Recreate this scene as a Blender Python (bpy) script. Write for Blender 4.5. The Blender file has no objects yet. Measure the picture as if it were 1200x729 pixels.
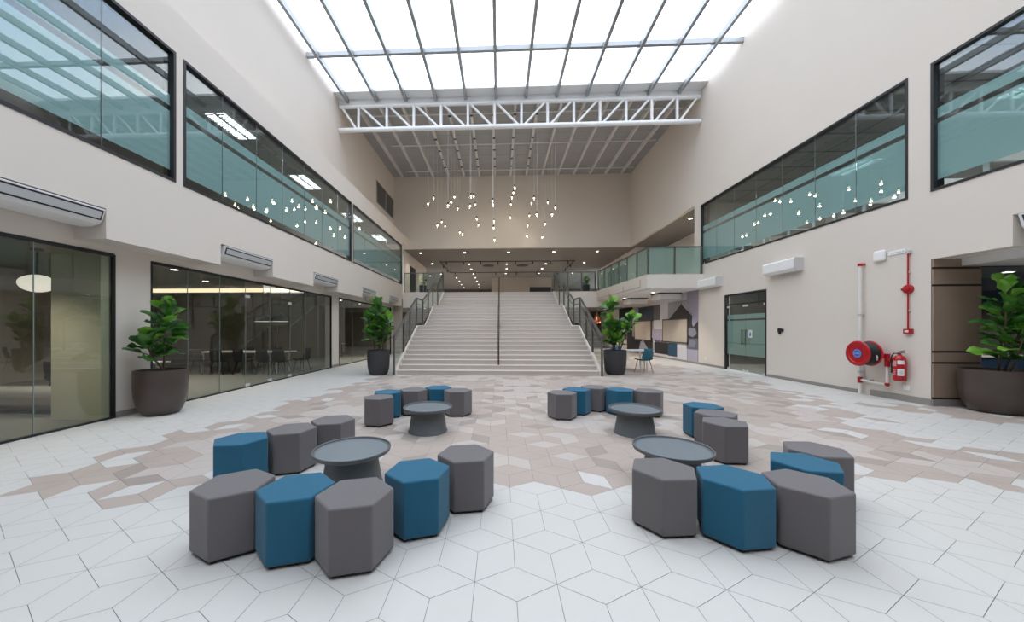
import bpy, bmesh, math, random
from mathutils import Vector, Matrix, noise
C = bpy.context.scene.collection
sc = bpy.context.scene
PI = math.pi
# ---------------------------------------------------------------- camera, sky, exposure
EYE = 1.52
cam = bpy.data.cameras.new('camera'); cam_o = bpy.data.objects.new('camera', cam); C.objects.link(cam_o)
cam_o.location = (0, 0, EYE); cam_o.rotation_euler = (PI/2, 0, math.atan(0.0437))
cam.sensor_width = 36; cam.lens = 411.6/1200*36; cam.shift_x = 32/1200; cam.shift_y = 21/1200
cam.clip_start = 0.05; cam.clip_end = 300
sc.camera = cam_o
sc.view_settings.view_transform = 'Standard'; sc.view_settings.look = 'None'
sc.view_settings.gamma = 1; sc.view_settings.use_curve_mapping = False
sc.view_settings.exposure = 0.08
sc.cycles.max_bounces = 12; sc.cycles.diffuse_bounces = 6; sc.cycles.transparent_max_bounces = 16
sc.cycles.glossy_bounces = 4; sc.cycles.use_denoising = True; sc.cycles.sample_clamp_indirect = 8
sc.cycles.caustics_reflective = False; sc.cycles.caustics_refractive = False
W = bpy.data.worlds.new('sky'); sc.world = W; W.use_nodes = True
nt = W.node_tree; nt.nodes.clear()
wo = nt.nodes.new('ShaderNodeOutputWorld'); bg = nt.nodes.new('ShaderNodeBackground'); tc = nt.nodes.new('ShaderNodeTexCoord')
nz = nt.nodes.new('ShaderNodeTexNoise'); nz.inputs['Scale'].default_value = 3.2; nz.inputs['Detail'].default_value = 5
rp = nt.nodes.new('ShaderNodeValToRGB'); rp.color_ramp.elements[0].position = .38; rp.color_ramp.elements[1].position = .62
rp.color_ramp.elements[0].color = (.60, .70, .84, 1); rp.color_ramp.elements[1].color = (1, .95, .88, 1)
nt.links.new(tc.outputs['Generated'], nz.inputs['Vector']); nt.links.new(nz.outputs['Fac'], rp.inputs['Fac'])
nt.links.new(rp.outputs['Color'], bg.inputs['Color']); bg.inputs['Strength'].default_value = 4.2
nt.links.new(bg.outputs[0], wo.inputs[0])
# portal that guides sky sampling through the skylight opening
pl = bpy.data.lights.new('skylight_portal', 'AREA'); pl.shape = 'RECTANGLE'; pl.size = 15.6; pl.size_y = 21.2
po = bpy.data.objects.new('skylight_portal', pl); C.objects.link(po); po.location = (0.7, 4.8, 11.85)
pl.cycles.is_portal = True

# ---------------------------------------------------------------- helpers
ORG = {}
class MB:
    def __init__(s): s.v = []; s.f = []; s.m = []; s.mi = 0
    def add(s, vs, fs):
        n = len(s.v); s.v += [tuple(p) for p in vs]
        for f in fs: s.f.append([n+i for i in f]); s.m.append(s.mi)
        return s
    def box(s, x0, x1, y0, y1, z0, z1):
        return s.add([(x0,y0,z0),(x1,y0,z0),(x1,y1,z0),(x0,y1,z0),(x0,y0,z1),(x1,y0,z1),(x1,y1,z1),(x0,y1,z1)],
                     [(0,3,2,1),(4,5,6,7),(0,1,5,4),(1,2,6,5),(2,3,7,6),(3,0,4,7)])
    def cbox(s, cx, cy, cz, sx, sy, sz): return s.box(cx-sx/2, cx+sx/2, cy-sy/2, cy+sy/2, cz-sz/2, cz+sz/2)
    def prism(s, poly, a, b, axis='z'):
        n = len(poly); mk = {'z': lambda p, t: (p[0], p[1], t), 'y': lambda p, t: (p[0], t, p[1]), 'x': lambda p, t: (t, p[0], p[1])}[axis]
        return s.add([mk(p, a) for p in poly]+[mk(p, b) for p in poly],
                     [tuple(range(n))[::-1], tuple(range(n, 2*n))]+[(i, (i+1) % n, n+(i+1) % n, n+i) for i in range(n)])
    def tube(s, p0, p1, r0, r1=None, n=10):
        r1 = r0 if r1 is None else r1; p0 = Vector(p0); p1 = Vector(p1); d = (p1-p0).normalized()
        u = d.orthogonal().normalized(); w = d.cross(u)
        ring = lambda p, r: [p+(u*math.cos(2*PI*i/n)+w*math.sin(2*PI*i/n))*r for i in range(n)]
        return s.add(ring(p0, r0)+ring(p1, r1), [tuple(range(n))[::-1], tuple(range(n, 2*n))]+[(i, (i+1) % n, n+(i+1) % n, n+i) for i in range(n)])
    def path(s, pts, r, n=8):
        pts = [Vector(p) for p in pts]; vs = []; u = None
        for i, p in enumerate(pts):
            d = (pts[min(i+1, len(pts)-1)]-pts[max(i-1, 0)]).normalized()
            u = d.orthogonal().normalized() if u is None else (u-d*u.dot(d)).normalized()
            w = d.cross(u); rr = r(i/(len(pts)-1)) if callable(r) else r
            vs += [p+(u*math.cos(2*PI*k/n)+w*math.sin(2*PI*k/n))*rr for k in range(n)]
        fs = [tuple(range(n))[::-1], tuple(range(len(vs)-n, len(vs)))]
        for i in range(len(pts)-1):
            fs += [(i*n+k, i*n+(k+1) % n, (i+1)*n+(k+1) % n, (i+1)*n+k) for k in range(n)]
        return s.add(vs, fs)
    def lathe(s, prof, c=(0, 0, 0), n=32, axis='z'):
        vs = []
        for r, z in prof:
            for i in range(n):
                a = 2*PI*i/n; x, y = r*math.cos(a), r*math.sin(a)
                vs.append((c[0]+x, c[1]+y, c[2]+z) if axis == 'z' else ((c[0]+z, c[1]+x, c[2]+y) if axis == 'x' else (c[0]+x, c[1]+z, c[2]+y)))
        fs = []
        for j in range(len(prof)-1):
            fs += [(j*n+i, j*n+(i+1) % n, (j+1)*n+(i+1) % n, (j+1)*n+i) for i in range(n)]
        fs += [tuple(range(n))[::-1], tuple(range(len(vs)-n, len(vs)))]
        return s.add(vs, fs)
    def ball(s, c, r, n=14, m=8, sz=1):
        prof = [(max(r*math.sin(PI*k/m), 1e-4), -r*sz*math.cos(PI*k/m)) for k in range(m+1)]
        return s.lathe(prof, c, n)

def obj(name, mb, mats, parent=None, smooth=False, bevel=0, label=None, org=None, normals=True):
    me = bpy.data.meshes.new(name)
    if org is None:
        if parent is not None: org = ORG[parent.name]
        else:
            xs = [v[0] for v in mb.v]; ys = [v[1] for v in mb.v]; zs = [v[2] for v in mb.v]
            org = ((min(xs)+max(xs))/2, (min(ys)+max(ys))/2, min(zs))
    me.from_pydata([(v[0]-org[0], v[1]-org[1], v[2]-org[2]) for v in mb.v], [], mb.f)
    if not isinstance(mats, (list, tuple)): mats = [mats]
    for m in mats: me.materials.append(m)
    for p, i in zip(me.polygons, mb.m): p.material_index = i; p.use_smooth = bool(smooth)
    if normals:
        bm = bmesh.new(); bm.from_mesh(me); bmesh.ops.recalc_face_normals(bm, faces=bm.faces); bm.to_mesh(me); bm.free()
    o = bpy.data.objects.new(name, me); C.objects.link(o)
    if parent is not None:
        o.parent = parent; po_ = ORG[parent.name]; o.location = tuple(org[i]-po_[i] for i in range(3))
    else: o.location = org
    ORG[o.name] = org
    if smooth == 'auto':
        me.set_sharp_from_angle(angle=math.radians(35))
    if bevel:
        b = o.modifiers.new('bevel', 'BEVEL'); b.width = bevel; b.segments = 3; b.limit_method = 'ANGLE'; b.angle_limit = math.radians(25)
        if smooth: b.harden_normals = False
    if label: o['label'] = label
    return o
def thing(name, label, cat, loc, group=None, kind=None):
    o = bpy.data.objects.new(name, None); C.objects.link(o); o.empty_display_size = .1
    o.location = loc; ORG[o.name] = tuple(loc)
    if label: o['label'] = label
    if cat: o['category'] = cat
    if group: o['group'] = group
    if kind: o['kind'] = kind
    return o
def tag(o, label, cat, group=None):
    o['label'] = label; o['category'] = cat
    if group: o['group'] = group
    return o
def struct(name, mb, m, parent=None, **k):
    o = obj(name, mb, m, parent, **k)
    if parent is None: o['kind'] = 'structure'
    return o
def dup(root, loc, rotz=None, label=None, mats=None):
    def rec(o, par):
        c = o.copy(); C.objects.link(c); c.parent = par
        for ch in list(o.children): rec(ch, c)
        return c
    r = rec(root, None); r.location = loc
    if rotz is not None: r.rotation_euler = (0, 0, rotz)
    if label: r['label'] = label
    return r

# ---------------------------------------------------------------- materials
def mat(name, col, rough=.6, metal=0, bump=0, bscale=60, var=0, vscale=2, emit=None, es=0, spec=.5, sheen=0, stretch=None):
    m = bpy.data.materials.new(name); m.use_nodes = True; t = m.node_tree; p = t.nodes['Principled BSDF']
    p.inputs['Base Color'].default_value = (*col, 1); p.inputs['Roughness'].default_value = rough
    p.inputs['Metallic'].default_value = metal; p.inputs['Specular IOR Level'].default_value = spec
    if sheen: p.inputs['Sheen Weight'].default_value = sheen
    c = t.nodes.new('ShaderNodeTexCoord'); mp = t.nodes.new('ShaderNodeMapping'); t.links.new(c.outputs['Object'], mp.inputs['Vector'])
    if stretch: mp.inputs['Scale'].default_value = stretch
    if var or name == 'x':
        n = t.nodes.new('ShaderNodeTexNoise'); n.inputs['Scale'].default_value = vscale; n.inputs['Detail'].default_value = 4
        mx = t.nodes.new('ShaderNodeMix'); mx.data_type = 'RGBA'
        mx.inputs['A'].default_value = (*[max(0, q*(1-var)) for q in col], 1); mx.inputs['B'].default_value = (*[min(1, q*(1+var)) for q in col], 1)
        t.links.new(mp.outputs[0], n.inputs['Vector']); t.links.new(n.outputs['Fac'], mx.inputs['Factor']); t.links.new(mx.outputs['Result'], p.inputs['Base Color'])
    if bump:
        n2 = t.nodes.new('ShaderNodeTexNoise'); n2.inputs['Scale'].default_value = bscale; n2.inputs['Detail'].default_value = 2
        b = t.nodes.new('ShaderNodeBump'); b.inputs['Strength'].default_value = bump; b.inputs['Distance'].default_value = .01
        t.links.new(mp.outputs[0], n2.inputs['Vector']); t.links.new(n2.outputs['Fac'], b.inputs['Height']); t.links.new(b.outputs[0], p.inputs['Normal'])
    if es:
        p.inputs['Emission Color'].default_value = (*(emit or col), 1); p.inputs['Emission Strength'].default_value = es
    return m
def glass(name, tint, refl=1.0, body=0, bodycol=(.3, .5, .45), base=.045, rough=0.0):
    m = bpy.data.materials.new(name); m.use_nodes = True; t = m.node_tree; t.nodes.clear()
    o = t.nodes.new('ShaderNodeOutputMaterial'); tr = t.nodes.new('ShaderNodeBsdfTransparent'); gl = t.nodes.new('ShaderNodeBsdfGlossy')
    tr.inputs[0].default_value = (*tint, 1); gl.inputs['Roughness'].default_value = rough; gl.inputs[0].default_value = (1, 1, 1, 1)
    lw = t.nodes.new('ShaderNodeLayerWeight'); lw.inputs['Blend'].default_value = .5
    pw = t.nodes.new('ShaderNodeMath'); pw.operation = 'POWER'; pw.inputs[1].default_value = 5
    ml = t.nodes.new('ShaderNodeMath'); ml.operation = 'MULTIPLY_ADD'; ml.inputs[1].default_value = (1-base)*refl; ml.inputs[2].default_value = base*refl
    ml.use_clamp = True
    mx = t.nodes.new('ShaderNodeMixShader')
    t.links.new(lw.outputs['Facing'], pw.inputs[0]); t.links.new(pw.outputs[0], ml.inputs[0]); t.links.new(ml.outputs[0], mx.inputs[0])
    src = tr
    if body:
        df = t.nodes.new('ShaderNodeBsdfDiffuse'); df.inputs[0].default_value = (*bodycol, 1)
        m2 = t.nodes.new('ShaderNodeMixShader'); m2.inputs[0].default_value = body
        t.links.new(tr.outputs[0], m2.inputs[1]); t.links.new(df.outputs[0], m2.inputs[2]); src = m2
    t.links.new(src.outputs[0], mx.inputs[1]); t.links.new(gl.outputs[0], mx.inputs[2]); t.links.new(mx.outputs[0], o.inputs[0])
    return m
M = {}
M['wall'] = mat('plaster', (.68, .62, .56), .85, bump=.15, bscale=6, var=.025, vscale=.7)
M['wallwhite'] = mat('white_plaster', (.78, .77, .76), .85)
M['tile_w'] = mat('white_tile', (.57, .552, .52), .5, var=.02, vscale=1.5)
M['tile_b'] = mat('beige_tile', (.43, .36, .315), .45, var=.08, vscale=3)
M['tile_b2'] = mat('pale_beige_tile', (.50, .44, .40), .45, var=.05, vscale=3)
M['tile_b3'] = mat('taupe_tile', (.34, .29, .255), .45, var=.08, vscale=3)
M['grout'] = mat('grout', (.20, .20, .19), .9)
M['skirt'] = mat('grey_skirting_tile', (.27, .25, .23), .5)
M['black'] = mat('black_frame', (.012, .013, .015), .55)
M['steel'] = mat('painted_grey_steel', (.13, .125, .115), .35, metal=.6)
M['whitem'] = mat('white_painted_steel', (.80, .81, .82), .4)
M['bar'] = mat('grey_aluminium', (.34, .36, .38), .4, metal=.3)
M['roofd'] = mat('grey_roof_deck', (.36, .365, .375), .8)
M['joint'] = mat('glass_edge', (.26, .31, .30), .4)
M['purlin'] = mat('galvanised_purlin', (.66, .65, .64), .6)
M['ceil'] = mat('grey_ceiling', (.23, .22, .21), .85)
M['ceilw'] = mat('white_ceiling', (.72, .72, .72), .85)
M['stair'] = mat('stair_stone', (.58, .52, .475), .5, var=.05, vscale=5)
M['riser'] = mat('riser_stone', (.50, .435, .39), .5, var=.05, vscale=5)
M['nosing'] = mat('pale_nosing', (.70, .66, .62), .5)
M['fab_g'] = mat('grey_fabric', (.15, .135, .138), .95, bump=.5, bscale=350, var=.12, vscale=180, sheen=.25)
M['fab_b'] = mat('blue_fabric', (.010, .115, .20), .95, bump=.5, bscale=350, var=.12, vscale=180, sheen=.15)
M['foot'] = mat('black_plastic', (.01, .01, .01), .5)
M['table'] = mat('grey_polypropylene', (.115, .125, .13), .5)
M['tabletop'] = mat('grey_table_tray', (.17, .195, .215), .3)
M['potb'] = mat('bronze_glazed_pot', (.062, .044, .038), .34, var=.35, vscale=3, spec=.6)
M['potg'] = mat('charcoal_pot', (.035, .034, .038), .55)
M['soil'] = mat('soil', (.03, .022, .015), .95, bump=1, bscale=40)
M['stem'] = mat('plant_bark', (.11, .075, .05), .8)
M['white'] = mat('white_plastic', (.82, .82, .82), .35)
M['whiteg'] = mat('grey_plastic_side', (.55, .54, .53), .5)
M['vent'] = mat('vent_silver', (.50, .51, .52), .35)
M['red'] = mat('red_paint', (.40, .008, .014), .3)
M['blue'] = mat('blue_label', (.02, .12, .45), .5)
M['whitep'] = mat('white_pipe', (.74, .72, .69), .4)
M['wood'] = mat('tan_laminate', (.31, .225, .17), .45, var=.06, vscale=3)
M['wooddark'] = mat('dark_groove', (.05, .035, .028), .6)
M['navy'] = mat('navy_wall', (.008, .03, .085), .5)
M['dgrey'] = mat('dark_grey_wall', (.045, .045, .045), .6)
M['brown'] = mat('brown_dark_wall', (.07, .05, .04), .7)
M['beigein'] = mat('beige_inner_wall', (.42, .37, .31), .8)
M['olive'] = mat('olive_partition', (.50, .49, .37), .7)
M['carpet'] = mat('grey_room_floor', (.17, .165, .145), .6, var=.08)
M['film'] = glass('frosted_film', (.55, .68, .68), refl=0, body=.64, bodycol=(.54, .73, .72))
M['glass_g'] = glass('clear_window_glass', (.90, .95, .95), refl=1.5)
M['glass_t'] = glass('grey_tinted_glass', (.88, .90, .87), refl=1.0)
M['glass_b'] = glass('green_balustrade_glass', (.78, .88, .84), refl=1.0, body=.22, bodycol=(.44, .62, .57))
M['glass_c'] = glass('clear_rail_glass', (.86, .92, .90), refl=.8)
M['glass_s'] = glass('skylight_glass', (.93, .96, 1.0), refl=.3)
M['copper'] = mat('copper', (.75, .30, .20), .28, metal=1)
M['darkf'] = mat('charcoal_upholstery', (.02, .02, .024), .8)
M['teal'] = mat('teal_upholstery', (.015, .11, .16), .7)
M['whitet'] = mat('white_laminate', (.75, .75, .74), .3)
M['oak'] = mat('oak_leg', (.35, .25, .17), .5)
M['lamp'] = mat('lamp_lens', (1, .95, .88), .4, emit=(1, .94, .86), es=14)
M['tube'] = mat('fluorescent_tube', (1, 1, 1), .4, emit=(.95, .98, 1), es=9)
M['cove'] = mat('cove_strip_light', (1, .9, .75), .5, emit=(1, .82, .56), es=1.35)
M['globe'] = mat('warm_bulb', (1, .85, .6), .3, emit=(1, .80, .52), es=7)
M['shell'] = glass('clear_globe_glass', (.96, .96, .95), refl=1.3, base=.06)
M['opal'] = mat('opal_glass', (.9, .87, .8), .4, emit=(1, .93, .82), es=.75)
M['cable'] = mat('pale_cable', (.62, .60, .57), .5)
M['board'] = mat('beige_pinboard', (.47, .42, .365), .9, bump=.2, bscale=200)
def leafmat(n, c1, c2):
    m = mat(n, c1, .33, spec=.55); t = m.node_tree; p = t.nodes['Principled BSDF']
    c = t.nodes.new('ShaderNodeTexCoord'); nn = t.nodes.new('ShaderNodeTexNoise'); nn.inputs['Scale'].default_value = 5
    r = t.nodes.new('ShaderNodeValToRGB'); r.color_ramp.elements[0].position = .4; r.color_ramp.elements[1].position = .6
    r.color_ramp.elements[0].color = (*c1, 1); r.color_ramp.elements[1].color = (*c2, 1)
    t.links.new(c.outputs['Object'], nn.inputs['Vector']); t.links.new(nn.outputs[0], r.inputs[0]); t.links.new(r.outputs[0], p.inputs['Base Color'])
    tl = t.nodes.new('ShaderNodeBsdfTranslucent'); mx = t.nodes.new('ShaderNodeMixShader'); mx.inputs[0].default_value = .22
    t.links.new(r.outputs[0], tl.inputs[0]); t.links.new(p.outputs[0], mx.inputs[1]); t.links.new(tl.outputs[0], mx.inputs[2])
    t.links.new(mx.outputs[0], t.nodes['Material Output'].inputs[0]); return m
M['leaf'] = leafmat('fig_leaf', (.018, .09, .014), (.06, .20, .025))
M['leaf2'] = leafmat('young_fig_leaf', (.13, .36, .035), (.24, .46, .06))

# ================================================================ THE SETTING
XL, XR, XU, XG = -6.05, 8.52, -7.15, -6.57      # window wall left, wall right, upper wall left, ground glazing left
ROOF, LEDGE, UPF, HC = 11.72, 7.45, 3.78, 6.92   # roof, ledge top, upper floor level, upper hall ceiling
YW = 23.4                                        # plane of the high back wall
# ---- tiled floor: rhombille pattern of single tiles over the grout
def inpoly(x, y, P):
    c = False; j = len(P)-1
    for i in range(len(P)):
        if (P[i][1] > y) != (P[j][1] > y) and x < (P[j][0]-P[i][0])*(y-P[i][1])/(P[j][1]-P[i][1])+P[i][0]: c = not c
        j = i
    return c
REG = [(-4.45,2.95),(-3.6,2.85),(-2.9,3.3),(-1.5,3.5),(-.4,3.55),(.3,3.5),(.9,3.25),(1.6,3.4),(2.6,3.45),(3.6,3.75),(4.6,3.55),(6.4,3.6),(8.4,3.7),(8.4,4.4),(6.2,4.5),(5.5,4.9),
       (5.6,5.6),(6.2,6.2),(6.6,7.4),(7.1,8.4),(7.2,10.2),(7.5,11.5),(7.0,13.5),(7.0,15),(6.4,24),(-3.6,24),(-3.7,11.3),(-4.2,9.8),(-4.15,8),(-4.5,6.6),(-4.6,5.5),(-4.9,4.3)]
REG2 = [(7.2,7.0),(8.0,6.2),(8.6,5.2),(11.5,4.6),(11.5,7.5),(7.5,7.4)]
def build_floor():
    random.seed(11); mb = MB(); a = .49; h = a*math.sqrt(3)/2
    mb.box(-16, 16, -8, 50, -.3, -.004)
    E_ = [(a, 0), (a/2, h), (-a/2, h)]
    for j in range(int((-2-2.53)/h), int((24-2.53)/h)):
        for i in range(-30, 45):
            vx = .094+a*i+(a/2 if j % 2 else 0); vy = 2.53+h*j
            if not (-7.4 < vx < 13 and -2 < vy < 22.5): continue
            for k, e in enumerate(E_):
                wx, wy = vx+e[0], vy+e[1]; mx_, my_ = (vx+wx)/2, (vy+wy)/2
                nx, ny = -e[1]/a*a/(2*math.sqrt(3)), e[0]/a*a/(2*math.sqrt(3))
                q = [(vx, vy), (mx_-nx, my_-ny), (wx, wy), (mx_+nx, my_+ny)]
                s_ = 1-.0115
                q = [(mx_+(p[0]-mx_)*s_, my_+(p[1]-my_)*s_) for p in q]
                r = random.random(); jx = mx_+random.uniform(-.24, .24); jy = my_+random.uniform(-.2, .2)
                cx_ = 7.0 if my_ > 8 else 0
                b = inpoly(jx, jy, REG) or inpoly(jx, jy, REG2)
                edge = not (inpoly(mx_-.6, my_, REG) and inpoly(mx_+.6, my_, REG) and inpoly(mx_, my_+.4, REG) and inpoly(mx_, my_-.4, REG))
                if b and edge and r < .22: b = False
                if b:
                    patch = noise.noise(Vector((mx_*.8, my_*.8, 3.1)))
                    m_ = 1 if r < .62 else (2 if r < .88 else 3)
                    if edge: m_ = 1
                    elif patch > .15 and r < .75: m_ = 2
                else: m_ = 0
                mb.mi = m_; mb.add([(p[0], p[1], 0) for p in q], [(0, 1, 2, 3)])
    me_m = [M['tile_w'], M['tile_b'], M['tile_b2'], M['tile_b3'], M['grout'], M['carpet']]
    for i in range(6): mb.m[i] = 4
    # plain continuation around the patterned field (rooms at the sides, hall behind)
    mb.mi = 0
    for (x0, x1, y0, y1) in ((-16, -7.15, -8, 50), (-7.15, 13.2, -8, -2.2), (13.2, 16, -8, 50), (-7.15, 13.2, 22.4, 50)):
        mb.add([(x0, y0, -.002), (x1, y0, -.002), (x1, y1, -.002), (x0, y1, -.002)], [(0, 1, 2, 3)])
    mb.mi = 5
    for (x0, x1, y0, y1) in ((-14, -6.63, -6.9, 21.5), (8.74, 12, 9.2, 15.6)): mb.add([(x0, y0, .002), (x1, y0, .002), (x1, y1, .002), (x0, y1, .002)], [(0, 1, 2, 3)])
    struct('floor', mb, me_m, normals=False)
build_floor()

# ---- left side
mb = MB()                                        # ground floor piers and lintel around the shopfront glazing
mb.box(-6.82, XG, 5.72, 6.33, 0, 2.80).box(-6.82, XG, 13.43, 14.05, 0, 2.80).box(-6.82, XG, 20.9, 21.6, 0, 2.80)
mb.box(-6.82, XG, -7, 21.6, 2.80, 2.91).box(-6.82, XG, -7, .8, 0, 2.80)
struct('wall_left', mb, M['wall'])
NOTCH = [(-.2+.0, 1.5), (3.37, 5.14), (7.36, 9.11), (11.15, 12.9), (15.2, 16.92), (18.9, 20.65)]
mb = MB()
prev = -7
for a_, b_ in NOTCH: mb.box(-6.57, XL, prev, a_, 2.91, 3.37); prev = b_
mb.box(-6.57, XL, prev, 21.6, 2.91, 3.37)
mb.box(-6.82, -6.57, -7, 21.6, 2.91, 3.37)
mb.box(-6.82, XL, -7, 21.6, 3.37, 3.78)
mb.box(-6.25, XL, -7, 21.6, 3.78, 4.25).box(-6.25, XL, -7, 21.6, 6.68, 6.92)
for a_, b_ in ((-7, -3), (6.3, 6.46), (14.07, 14.2), (21.42, 21.6)): mb.box(-6.25, XL, a_, b_, 4.25, 6.68)
struct('wall_left_bulkhead', mb, M['wall'])
mb = MB(); mb.box(-13.8, XL, -7, 22, 6.92, LEDGE).box(-7.35, XL, 22, YW, 6.92, LEDGE); struct('wall_left_ledge', mb, M['wall'])
mb = MB(); mb.box(XU-.2, XU, -7, YW+.2, LEDGE, ROOF+.2); struct('wall_left_upper', mb, M['wall'])
mb = MB(); mb.box(-14, -6.82, -7, 21.6, 3.45, UPF); struct('floor_left_upper', mb, M['dgrey'])
# ---- right side
mb = MB()
mb.box(XR, XR+.2, 7.33, 11.62, 0, 4.23).box(XR, XR+.2, 13.72, 30, 0, 3.23).box(XR, XR+.2, 13.72, 15.8, 3.23, 4.23).box(XR, XR+.2, 11.62, 13.72, 2.8, 4.23)
mb.box(XR, XR+.2, 7.33, 7.72, 4.23, 6.77).box(XR, XR+.2, 15.3, 15.8, 4.23, 6.77)
mb.box(XR, XR+.2, 7.33, YW+.2, 6.92, ROOF+.2).box(XR, XR+.2, 7.33, 15.8, 6.77, 6.92)
mb.box(XR, XR+.25, -7, 4.4, 2.9, 4.23).box(XR, XR+.25, 4.4, 6.22, 3.42, 4.23).box(XR, XR+.25, 6.22, 7.33, 2.9, 4.23)
mb.box(XR, XR+.2, -7, 7.33, 6.77, ROOF+.2).box(XR, XR+.2, -7, -3, 4.23, 6.77)
mb.box(XR, XR+.2, -7, -1, 0, 2.9)
struct('wall_right', mb, M['wall'])
mb = MB(); mb.box(XR+.25, 9.05, -7, 4.4, 2.9, 2.98).box(XR+.25, 9.05, 6.22, 7.33, 2.9, 2.98).box(9.05, 9.12, -7, 7.33, 2.76, 3.45).box(9.12, 16, -7, 7.33, 2.76, 2.84)
mb.box(XR+.25, 9.05, 4.4, 6.22, 3.45, 3.5).box(XR+.25, 9.05, 4.36, 4.4, 2.98, 3.42).box(XR+.25, 9.05, 6.22, 6.26, 2.98, 3.42)
struct('ceiling_entrance', mb, M['wallwhite'])
mb = MB(); mb.box(XR+.2, 14, -7, 15.1, 3.6, UPF); struct('floor_right_upper', mb, M['dgrey'])
mb = MB(); mb.box(XR+.2, 14, -7, 15.8, HC, LEDGE); struct('ceiling_right_upper', mb, M['ceil'])
# skirting
mb = MB(); mb.box(8.50, XR, 8.75, 11.58, 0, .085).box(8.50, XR, 13.76, 30, 0, .085); struct('baseboard_right', mb, M['skirt'])
mb = MB(); mb.box(8.485, XR, 7.30, 8.45, 0, .13).box(8.485, 9.42, 7.27, 7.294, 0, .13); struct('baseboard_entrance', mb, M['skirt'])
mb = MB(); mb.box(-6.57, -6.55, 5.72, 6.33, 0, .1).box(-6.57, -6.55, 13.43, 14.05, 0, .1); struct('baseboard_left', mb, M['skirt'])
# ---- behind the camera
mb = MB(); mb.box(-14, 16, -7.3, -7, 0, ROOF+.2); struct('wall_front', mb, M['brown'])
mb = MB(); mb.box(15.8, 16, -7, 9.1, 0, 3.2); struct('wall_entrance_far', mb, M['brown'])
mb = MB(); mb.box(8.77, 16, -7, 7.33, 2.99, 3.1); struct('ceiling_entrance_void', mb, M['dgrey'])
# ---- back: high wall, upper hall, fascia
mb = MB(); mb.box(XU-.2, XR+.2, YW, YW+.25, HC+.0, ROOF+.2); struct('wall_back', mb, M['wall'])
mb = MB(); mb.box(-14, 14, 21.6, YW, HC+.01, HC+.06) if False else None
mb.box(-14, XL-1.3, 22, 50, HC, HC+.2).box(XL-1.3, 14, YW+.25, 50, HC, HC+.2).box(XR+.2, 14, 15.8, YW+.25, HC, HC+.2)
struct('ceiling_upper_hall', mb, M['ceil'])
mb = MB(); mb.box(-14, 14, 21.6, 50, 3.3, UPF); struct('floor_upper', mb, M['stair'])
mb = MB(); mb.box(-14, -3.46, 21.58, 21.9, 2.85, 3.80).box(3.24, 14, 21.58, 21.9, 2.85, 3.80).box(-3.46, 3.24, 21.58, 21.9, 2.85, 3.70); struct('wall_back_fascia', mb, M['wall'])
mb = MB(); mb.box(-14, 14, 21.9, 45, 2.95, 3.0); struct('ceiling_ground_hall', mb, M['ceil'])
mb = MB(); mb.box(-14, 14, 30, 30.2, 0, 2.95); struct('wall_ground_hall', mb, M['brown'])
mb = MB(); mb.box(-14, 14, 47.8, 48, UPF, HC); struct('wall_upper_hall_back', mb, M['brown'])
mb = MB(); mb.box(-.9, 3.1, 37, 40, UPF, HC).box(3.1, 5.4, 37.2, 40, UPF, HC); struct('wall_core', mb, M['beigein'])
mb = MB(); mb.box(3.12, 5.35, 37.14, 37.2, UPF+.2, HC-1.0); tag(obj('display_screen', mb, M['black']), 'large black screen on the pale core wall at the back of the upper hall', 'screen')
mb = MB(); mb.box(-6.75, -6.55, 23.7, 31, UPF, HC); struct('wall_hall_left', mb, M['wall'])
mb = MB(); mb.box(9.0, 9.2, YW+.3, 32, UPF, HC); struct('wall_hall_right', mb, M['wall'])
mb = MB(); mb.box(9.2, 14, 23.7, 23.9, UPF, HC); struct('wall_gallery_end', mb, M['wall'])
# dark doorway cut-outs on hall side walls
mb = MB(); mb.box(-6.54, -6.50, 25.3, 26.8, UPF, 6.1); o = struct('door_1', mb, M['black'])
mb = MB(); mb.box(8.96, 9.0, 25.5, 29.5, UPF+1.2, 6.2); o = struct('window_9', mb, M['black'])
# gallery slab on the right
mb = MB(); mb.prism([(6.2, 15.1), (8.52, 15.1), (8.52, 15.8), (8.72, 15.8), (14, 15.8), (14, 21.58), (5.86, 21.58)], 3.23, 3.82)
struct('floor_gallery', mb, M['wall'])
mb = MB(); mb.prism([(6.24, 15.14), (8.5, 15.14), (8.5, 21.56), (5.9, 21.56)], 3.20, 3.228); struct('ceiling_gallery', mb, M['ceilw'])
mb = MB(); mb.box(10.9, 11.1, 15.8, YW+.25, UPF+.04, HC); struct('wall_gallery', mb, M['wall'])
mb = MB(); mb.box(XR+.2, 11.1, 15.6, 15.8, UPF+.04, HC); struct('wall_gallery_side', mb, M['wall'])
mb = MB()
for k, (ya, yb, zz) in enumerate(((15.6, 17.1, 3.40), (17.1, 18.9, 3.28), (18.9, 20.4, 3.18))):
    pass
# bronze joint strips on the fascia: stepped lines
def sx(y): return 6.2-(y-15.1)*.34/6.48
for (y0, y1, zz, zt) in ((15.75, 17.6, 3.36, 3.68), (17.6, 19.6, 3.36, 3.62), (19.6, 21.3, 3.36, 3.6)):
    mb.box(sx(y0)-.012, sx(y0)+.01, y0-.012, y0+.012, zz, zt)
    mb.prism([(sx(y0)-.012, y0), (sx(y0)+.02, y0), (sx(y1)+.02, y1), (sx(y1)-.012, y1)], zz-.01, zz+.01)
struct('trim_1', mb, M['wood'])

# ---- roof: metal deck at the back and skylight in front
mb = MB(); mb.box(XU-.2, XR+.2, 15.25, YW+.25, ROOF, ROOF+.15); mb.box(XU-.2, XR+.2, -7.3, -6, ROOF, ROOF+.15)
for y in (16.4, 17.4, 18.4, 19.6, 20.6, 21.6): mb.box(XU, XR, y-.012, y+.012, ROOF-.012, ROOF)

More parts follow.
